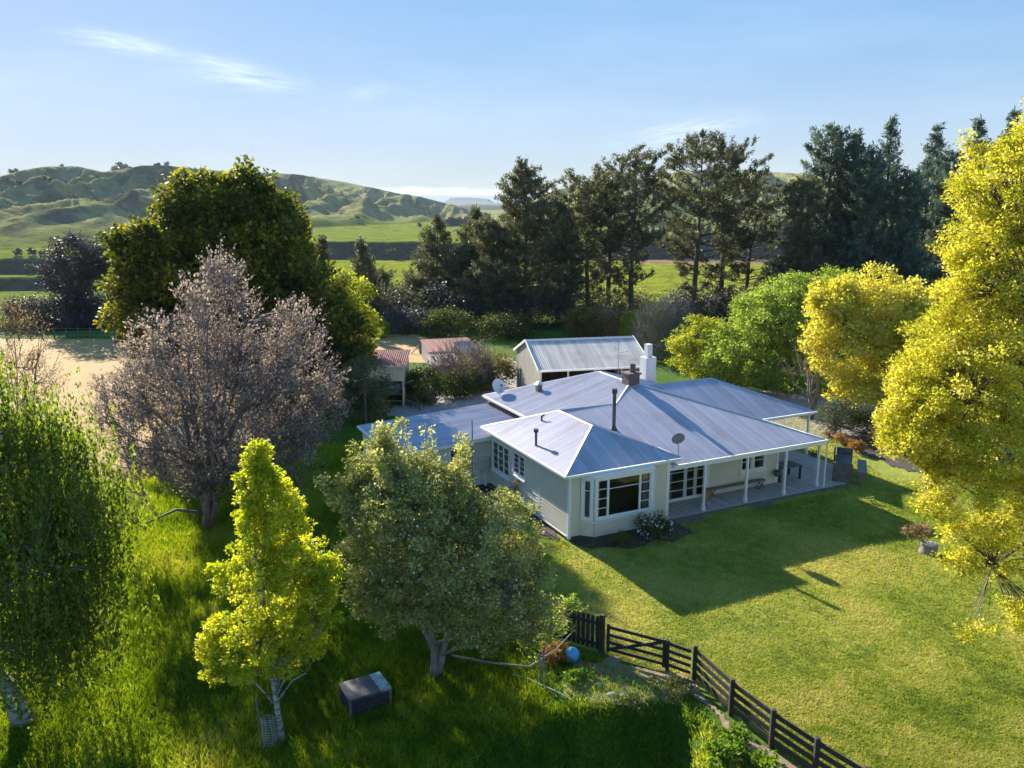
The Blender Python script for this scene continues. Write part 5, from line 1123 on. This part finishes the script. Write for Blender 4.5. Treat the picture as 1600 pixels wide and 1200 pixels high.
pine(1575, 240, 100, 'broad', 56, 'pineblue', 68, 'pine mostly hidden behind the yellow tree top', .05, ntuft=12)
# dark cypress left
tree('cypress_tree', 'dark purple green spreading cypress beyond the golden paddock', 'tree', gz(125, 94), [bl(125, 400, 94, 40, 38, 3.2), bl(100, 430, 94, 36, 36, 3), bl(140, 450, 94, 42, 48, 3.2), bl(120, 480, 94, 44, 34, 3), bl(165, 415, 96, 20, 34, 1.6), bl(160, 380, 96, 8, 14, .6)], L['macro'], M['bark'], 330, 60, .75, .34, .3, trunk_r=.4, seed=70, inner=.4)
# scrub trees dotted on the far hills and terraces
proto = tree('scrub_tree', 'small dark scrub tree standing on the far terrace at the left', 'tree', (0, 0, 0), [(0, 0, 4, 4, 4, 3.6), (2, 0, 3, 3, 3, 2.6)], L['bush'], M['bark'], 40, 22, 1.0, 1.0, .8, trunk_r=.35, seed=71, group='scrub trees on the far hills', inner=.3)
spots = [(50, 396, 766, 1.3), (28, 397, 766, 1.0), (66, 397, 770, .8), (190, 272, 2150, 4.2), (181, 273, 2180, 2.4), (198, 272, 2190, 2.0), (262, 262, 2240, 1.7), (97, 263, 2240, 1.4), (372, 398, 760, .9), (655, 352, 1300, 1), (612, 410, 840, 1.1), (45, 425, 735, .9), (760, 330, 1900, 2)]
proto.location = (at(50, 396, 770)[0], 770, ter(at(50, 396, 770)[0], 770) - .5)
HL = ['small dark scrub tree on the left terrace edge, left of a larger one', 'tiny scrub tree on the left terrace edge, right end of three', 'largest dark tree on the saddle of the left skyline', 'small dark tree left of the largest one on the saddle skyline', 'small dark tree right of the largest one on the saddle skyline', 'lone tiny tree on the round left hill top', 'lone tiny tree on the far left hill top', 'tiny scrub tree behind the tall dark tree', 'tiny tree at the edge of the flat green terrace', 'small tree at the edge of the bright lower field', 'little scrub tree low on the shaded terrace face', 'small tree where the two hill lines meet']
for (px, py, Y, s), lb in zip(spots[1:], HL):
    X = at(px, py, Y)[0]; copy_tree(proto, (X, Y, ter(X, Y) - .5), px, s, lb)
for i in range(70):
    px = random.uniform(0, 560); Y = random.uniform(980, 1900); X = (px - 800) / 1325.7 * Y
    if noise.noise(Vector((X * .006, Y * .006, 1))) < .0: continue
    copy_tree(proto, (X, Y, ter(X, Y) - .7), i, random.uniform(.5, 1.6), 'small dark scrub tree among many on the left hillside')
sbp = conifer('shelter_tree', 'dark conifer at the left end of the far shelter belt', (at(690, 360, 1350)[0], 1350, ter(at(690, 360, 1350)[0], 1350)), 13, 4, L['macro'], M['bark'], 72, 'cone', .05, 'far shelter belt trees', ntuft=3, needle=2.2, cat='tree')
for i in range(1, 22):
    px = 690 + i * 3.6; Y = 1350 + i * 5; X = (px - 800) / 1325.7 * Y
    copy_tree(sbp, (X, Y, ter(X, Y) - .4), i * 1.3, .8 + .3 * random.random(), 'dark conifer in the far shelter belt row beyond the terrace fields')
for i in range(26):
    px = 1000 + i * 11; Y = 880 + 6 * math.sin(i); X = (px - 800) / 1325.7 * Y
    copy_tree(sbp, (X, Y, ter(X, Y) - .4), i * 1.7, 1.0 + .3 * random.random(), 'dark conifer in the far plantation line seen through the gap between the pines', 'far plantation trees through the pines')

# ---------------------------------------------------------------- sun, sky, air, camera
EL = R(22.8); sh_ = Vector((-.5195, .8592, 0)).normalized(); sd = Vector((sh_.x * math.cos(EL), sh_.y * math.cos(EL), math.sin(EL)))
ld = bpy.data.lights.new('sun', 'SUN'); ld.energy = 5.0; ld.angle = R(.53); ld.color = (1, .93, .82)
lo = bpy.data.objects.new('sun', ld); COL.objects.link(lo); lo.rotation_mode = 'QUATERNION'; lo.rotation_quaternion = sd.to_track_quat('Z', 'Y'); lo.location = (0, 0, 60)
w = bpy.data.worlds.new('World'); sc.world = w; w.use_nodes = True; nt = w.node_tree; bg = nt.nodes['Background']
sk = N(nt, 'ShaderNodeTexSky', sky_type='NISHITA'); sk.sun_disc = False; sk.sun_elevation = EL; sk.sun_rotation = math.atan2(sd.x, sd.y)
sk.air_density = 1.0; sk.dust_density = .1; sk.ozone_density = 2.2; sk.altitude = 100
def math_(op, a, b=None):
    m = N(nt, 'ShaderNodeMath', operation=op)
    for i, v in enumerate((a, b)):
        if v is None: continue
        if isinstance(v, (int, float)): m.inputs[i].default_value = v
        else: nt.links.new(v, m.inputs[i])
    return m.outputs[0]
tc = N(nt, 'ShaderNodeTexCoord'); gen = tc.outputs['Generated']
def vdot(c, ax):
    s = N(nt, 'ShaderNodeVectorMath', operation='SUBTRACT'); nt.links.new(gen, s.inputs[0]); s.inputs[1].default_value = c
    d = N(nt, 'ShaderNodeVectorMath', operation='DOT_PRODUCT'); nt.links.new(s.outputs[0], d.inputs[0]); d.inputs[1].default_value = ax; return d.outputs['Value']
def gauss(v, c, s): return math_('POWER', 2.718, math_('MULTIPLY', math_('POWER', math_('ABSOLUTE', math_('DIVIDE', math_('SUBTRACT', v, c), s)), 2.0), -1.0))
mask = None
def add(m, a): return a if m is None else math_('ADD', m, a)
for (x0, y0, x1, y1, wd, st) in ((95, 52, 275, 82, 11, .5), (300, 112, 470, 134, 12, .5), (960, 222, 1190, 184, 13, .35), (250, 80, 420, 112, 9, .3), (540, 150, 610, 140, 12, .2)):
    a, b = Vector(ray(x0, y0)).normalized(), Vector(ray(x1, y1)).normalized(); c = (a + b) / 2; t1 = (b - a).normalized(); t2 = c.cross(t1).normalized(); Ls = (b - a).length / 2
    u = vdot(c, t1); v = vdot(c, t2)
    cv = N(nt, 'ShaderNodeCombineXYZ'); nt.links.new(math_('MULTIPLY', u, 14.0), cv.inputs[0]); nt.links.new(math_('MULTIPLY', v, 120.0), cv.inputs[1]); cv.inputs[2].default_value = x0
    nn = noise_tex(nt, 1.6, 6, vec=cv.outputs[0]); nr = ramp(nt, nn.outputs['Fac'], [(.35, (0, 0, 0)), (.75, (1, 1, 1))])
    mask = add(mask, math_('MULTIPLY', math_('MULTIPLY', gauss(u, 0.0, Ls * .8), gauss(v, 0.0, wd / 1325)), math_('MULTIPLY', nr.outputs[0], st)))
# wide thin veil
mp = N(nt, 'ShaderNodeMapping'); mp.inputs['Scale'].default_value = (2.2, 1.5, 11); mp.inputs['Rotation'].default_value = (0, .12, 0); nt.links.new(gen, mp.inputs['Vector'])
vn = noise_tex(nt, 1.6, 6, vec=mp.outputs[0]); vr_ = ramp(nt, vn.outputs['Fac'], [(.45, (0, 0, 0)), (.8, (1, 1, 1))]); mask = add(mask, math_('MULTIPLY', vr_.outputs[0], .08))
sg = N(nt, 'ShaderNodeGamma'); sg.inputs['Gamma'].default_value = .36
sv = N(nt, 'ShaderNodeVectorMath', operation='SCALE'); nt.links.new(sk.outputs[0], sv.inputs[0]); sv.inputs['Scale'].default_value = 1 / 4.5; nt.links.new(sv.outputs[0], sg.inputs['Color'])
hsv = N(nt, 'ShaderNodeHueSaturation'); hsv.inputs['Saturation'].default_value = 2.35; hsv.inputs['Value'].default_value = 4.5; nt.links.new(sg.outputs[0], hsv.inputs['Color'])
tin = mixc(nt, 1.0, hsv.outputs[0], (.82, .91, 1.12), 'MULTIPLY')
sp = N(nt, 'ShaderNodeSeparateColor'); nt.links.new(tin, sp.inputs[0]); cbn = N(nt, 'ShaderNodeCombineColor')
for i_, K_ in enumerate((5.2, 6.2, 8.6)):
    o_ = sp.outputs[i_]; q_ = math_('ADD', math_('POWER', math_('DIVIDE', o_, K_), 2.0), 1.0); nt.links.new(math_('DIVIDE', math_('MULTIPLY', o_, 1.06), math_('POWER', q_, .5)), cbn.inputs[i_])
tin = cbn.outputs[0]
c1 = mixc(nt, mask, tin, (9.5, 10, 11))
# low cloud bank on the horizon
sx = N(nt, 'ShaderNodeSeparateXYZ'); nt.links.new(gen, sx.inputs[0]); zc = sx.outputs[2]
mp2 = N(nt, 'ShaderNodeMapping'); mp2.inputs['Scale'].default_value = (34, 34, 170); nt.links.new(gen, mp2.inputs['Vector'])
bn = noise_tex(nt, 1.0, 7, vec=mp2.outputs[0], rough=.6)
mp3 = N(nt, 'ShaderNodeMapping'); mp3.inputs['Scale'].default_value = (18, 18, 18); nt.links.new(gen, mp3.inputs['Vector']); bn2 = noise_tex(nt, 1.0, 5, vec=mp3.outputs[0])
top = math_('ADD', math_('MULTIPLY', bn2.outputs['Fac'], .014), .0075)
mtop = ramp(nt, math_('ADD', math_('MULTIPLY', math_('SUBTRACT', top, zc), 320.0), .0), [(0, (0, 0, 0)), (1, (1, 1, 1))])
mbot = ramp(nt, math_('MULTIPLY', math_('SUBTRACT', zc, math_('ADD', math_('MULTIPLY', bn.outputs['Fac'], .006), .001)), 400.0), [(0, (.0, .0, .0)), (1, (1, 1, 1))])
bm = math_('MULTIPLY', mtop.outputs[0], mbot.outputs[0])
cc = ramp(nt, bn.outputs['Fac'], [(.38, (5.0, 5.5, 6.6)), (.62, (9.2, 9.1, 8.9))])
fl2 = math_('MULTIPLY', math_('LESS_THAN', zc, .008), .75)
c2 = mixc(nt, fl2, c1, (3.3, 4.6, 6.6))
c3 = mixc(nt, math_('MULTIPLY', bm, .92), c2, cc.outputs[0])
nt.links.new(c3, bg.inputs['Color']); bg.inputs['Strength'].default_value = .062
# air between here and the hills
hb = MB(); hb.box(-6500, 6500, -60, 10600, -75, 150)
hm = bpy.data.materials.new('haze_air'); hm.use_nodes = True; hn = hm.node_tree; hn.nodes.remove(hn.nodes['Principled BSDF'])
pv = hn.nodes.new('ShaderNodeVolumePrincipled'); pv.inputs['Density'].default_value = 5.0e-5; pv.inputs['Color'].default_value = (.72, .84, 1, 1); pv.inputs['Anisotropy'].default_value = 0
hn.links.new(pv.outputs[0], hn.nodes['Material Output'].inputs['Volume'])
USE_HAZE = True
if USE_HAZE: hz = hb.build('haze', hm); tag(hz, kind='stuff')

cd = bpy.data.cameras.new('camera'); cd.sensor_width = 36; cd.lens = 36 * F / 1600; cd.clip_end = 40000; cd.clip_start = .1
co = bpy.data.objects.new('camera', cd); COL.objects.link(co); co.location = (0, 0, CH); co.rotation_euler = (math.pi / 2 - TH, 0, 0); sc.camera = co
sc.view_settings.view_transform = 'Standard'; sc.view_settings.look = 'None'; sc.view_settings.exposure = 1.5; sc.view_settings.gamma = 1
sc.cycles.use_denoising = True; sc.cycles.denoising_prefilter = 'ACCURATE'; sc.cycles.denoising_input_passes = 'RGB_ALBEDO_NORMAL'
sc.cycles.max_bounces = 6; sc.cycles.diffuse_bounces = 3; sc.cycles.transmission_bounces = 5; sc.cycles.transparent_max_bounces = 8; sc.cycles.volume_bounces = 0; sc.cycles.use_fast_gi = False
sc.cycles.sample_clamp_indirect = 6
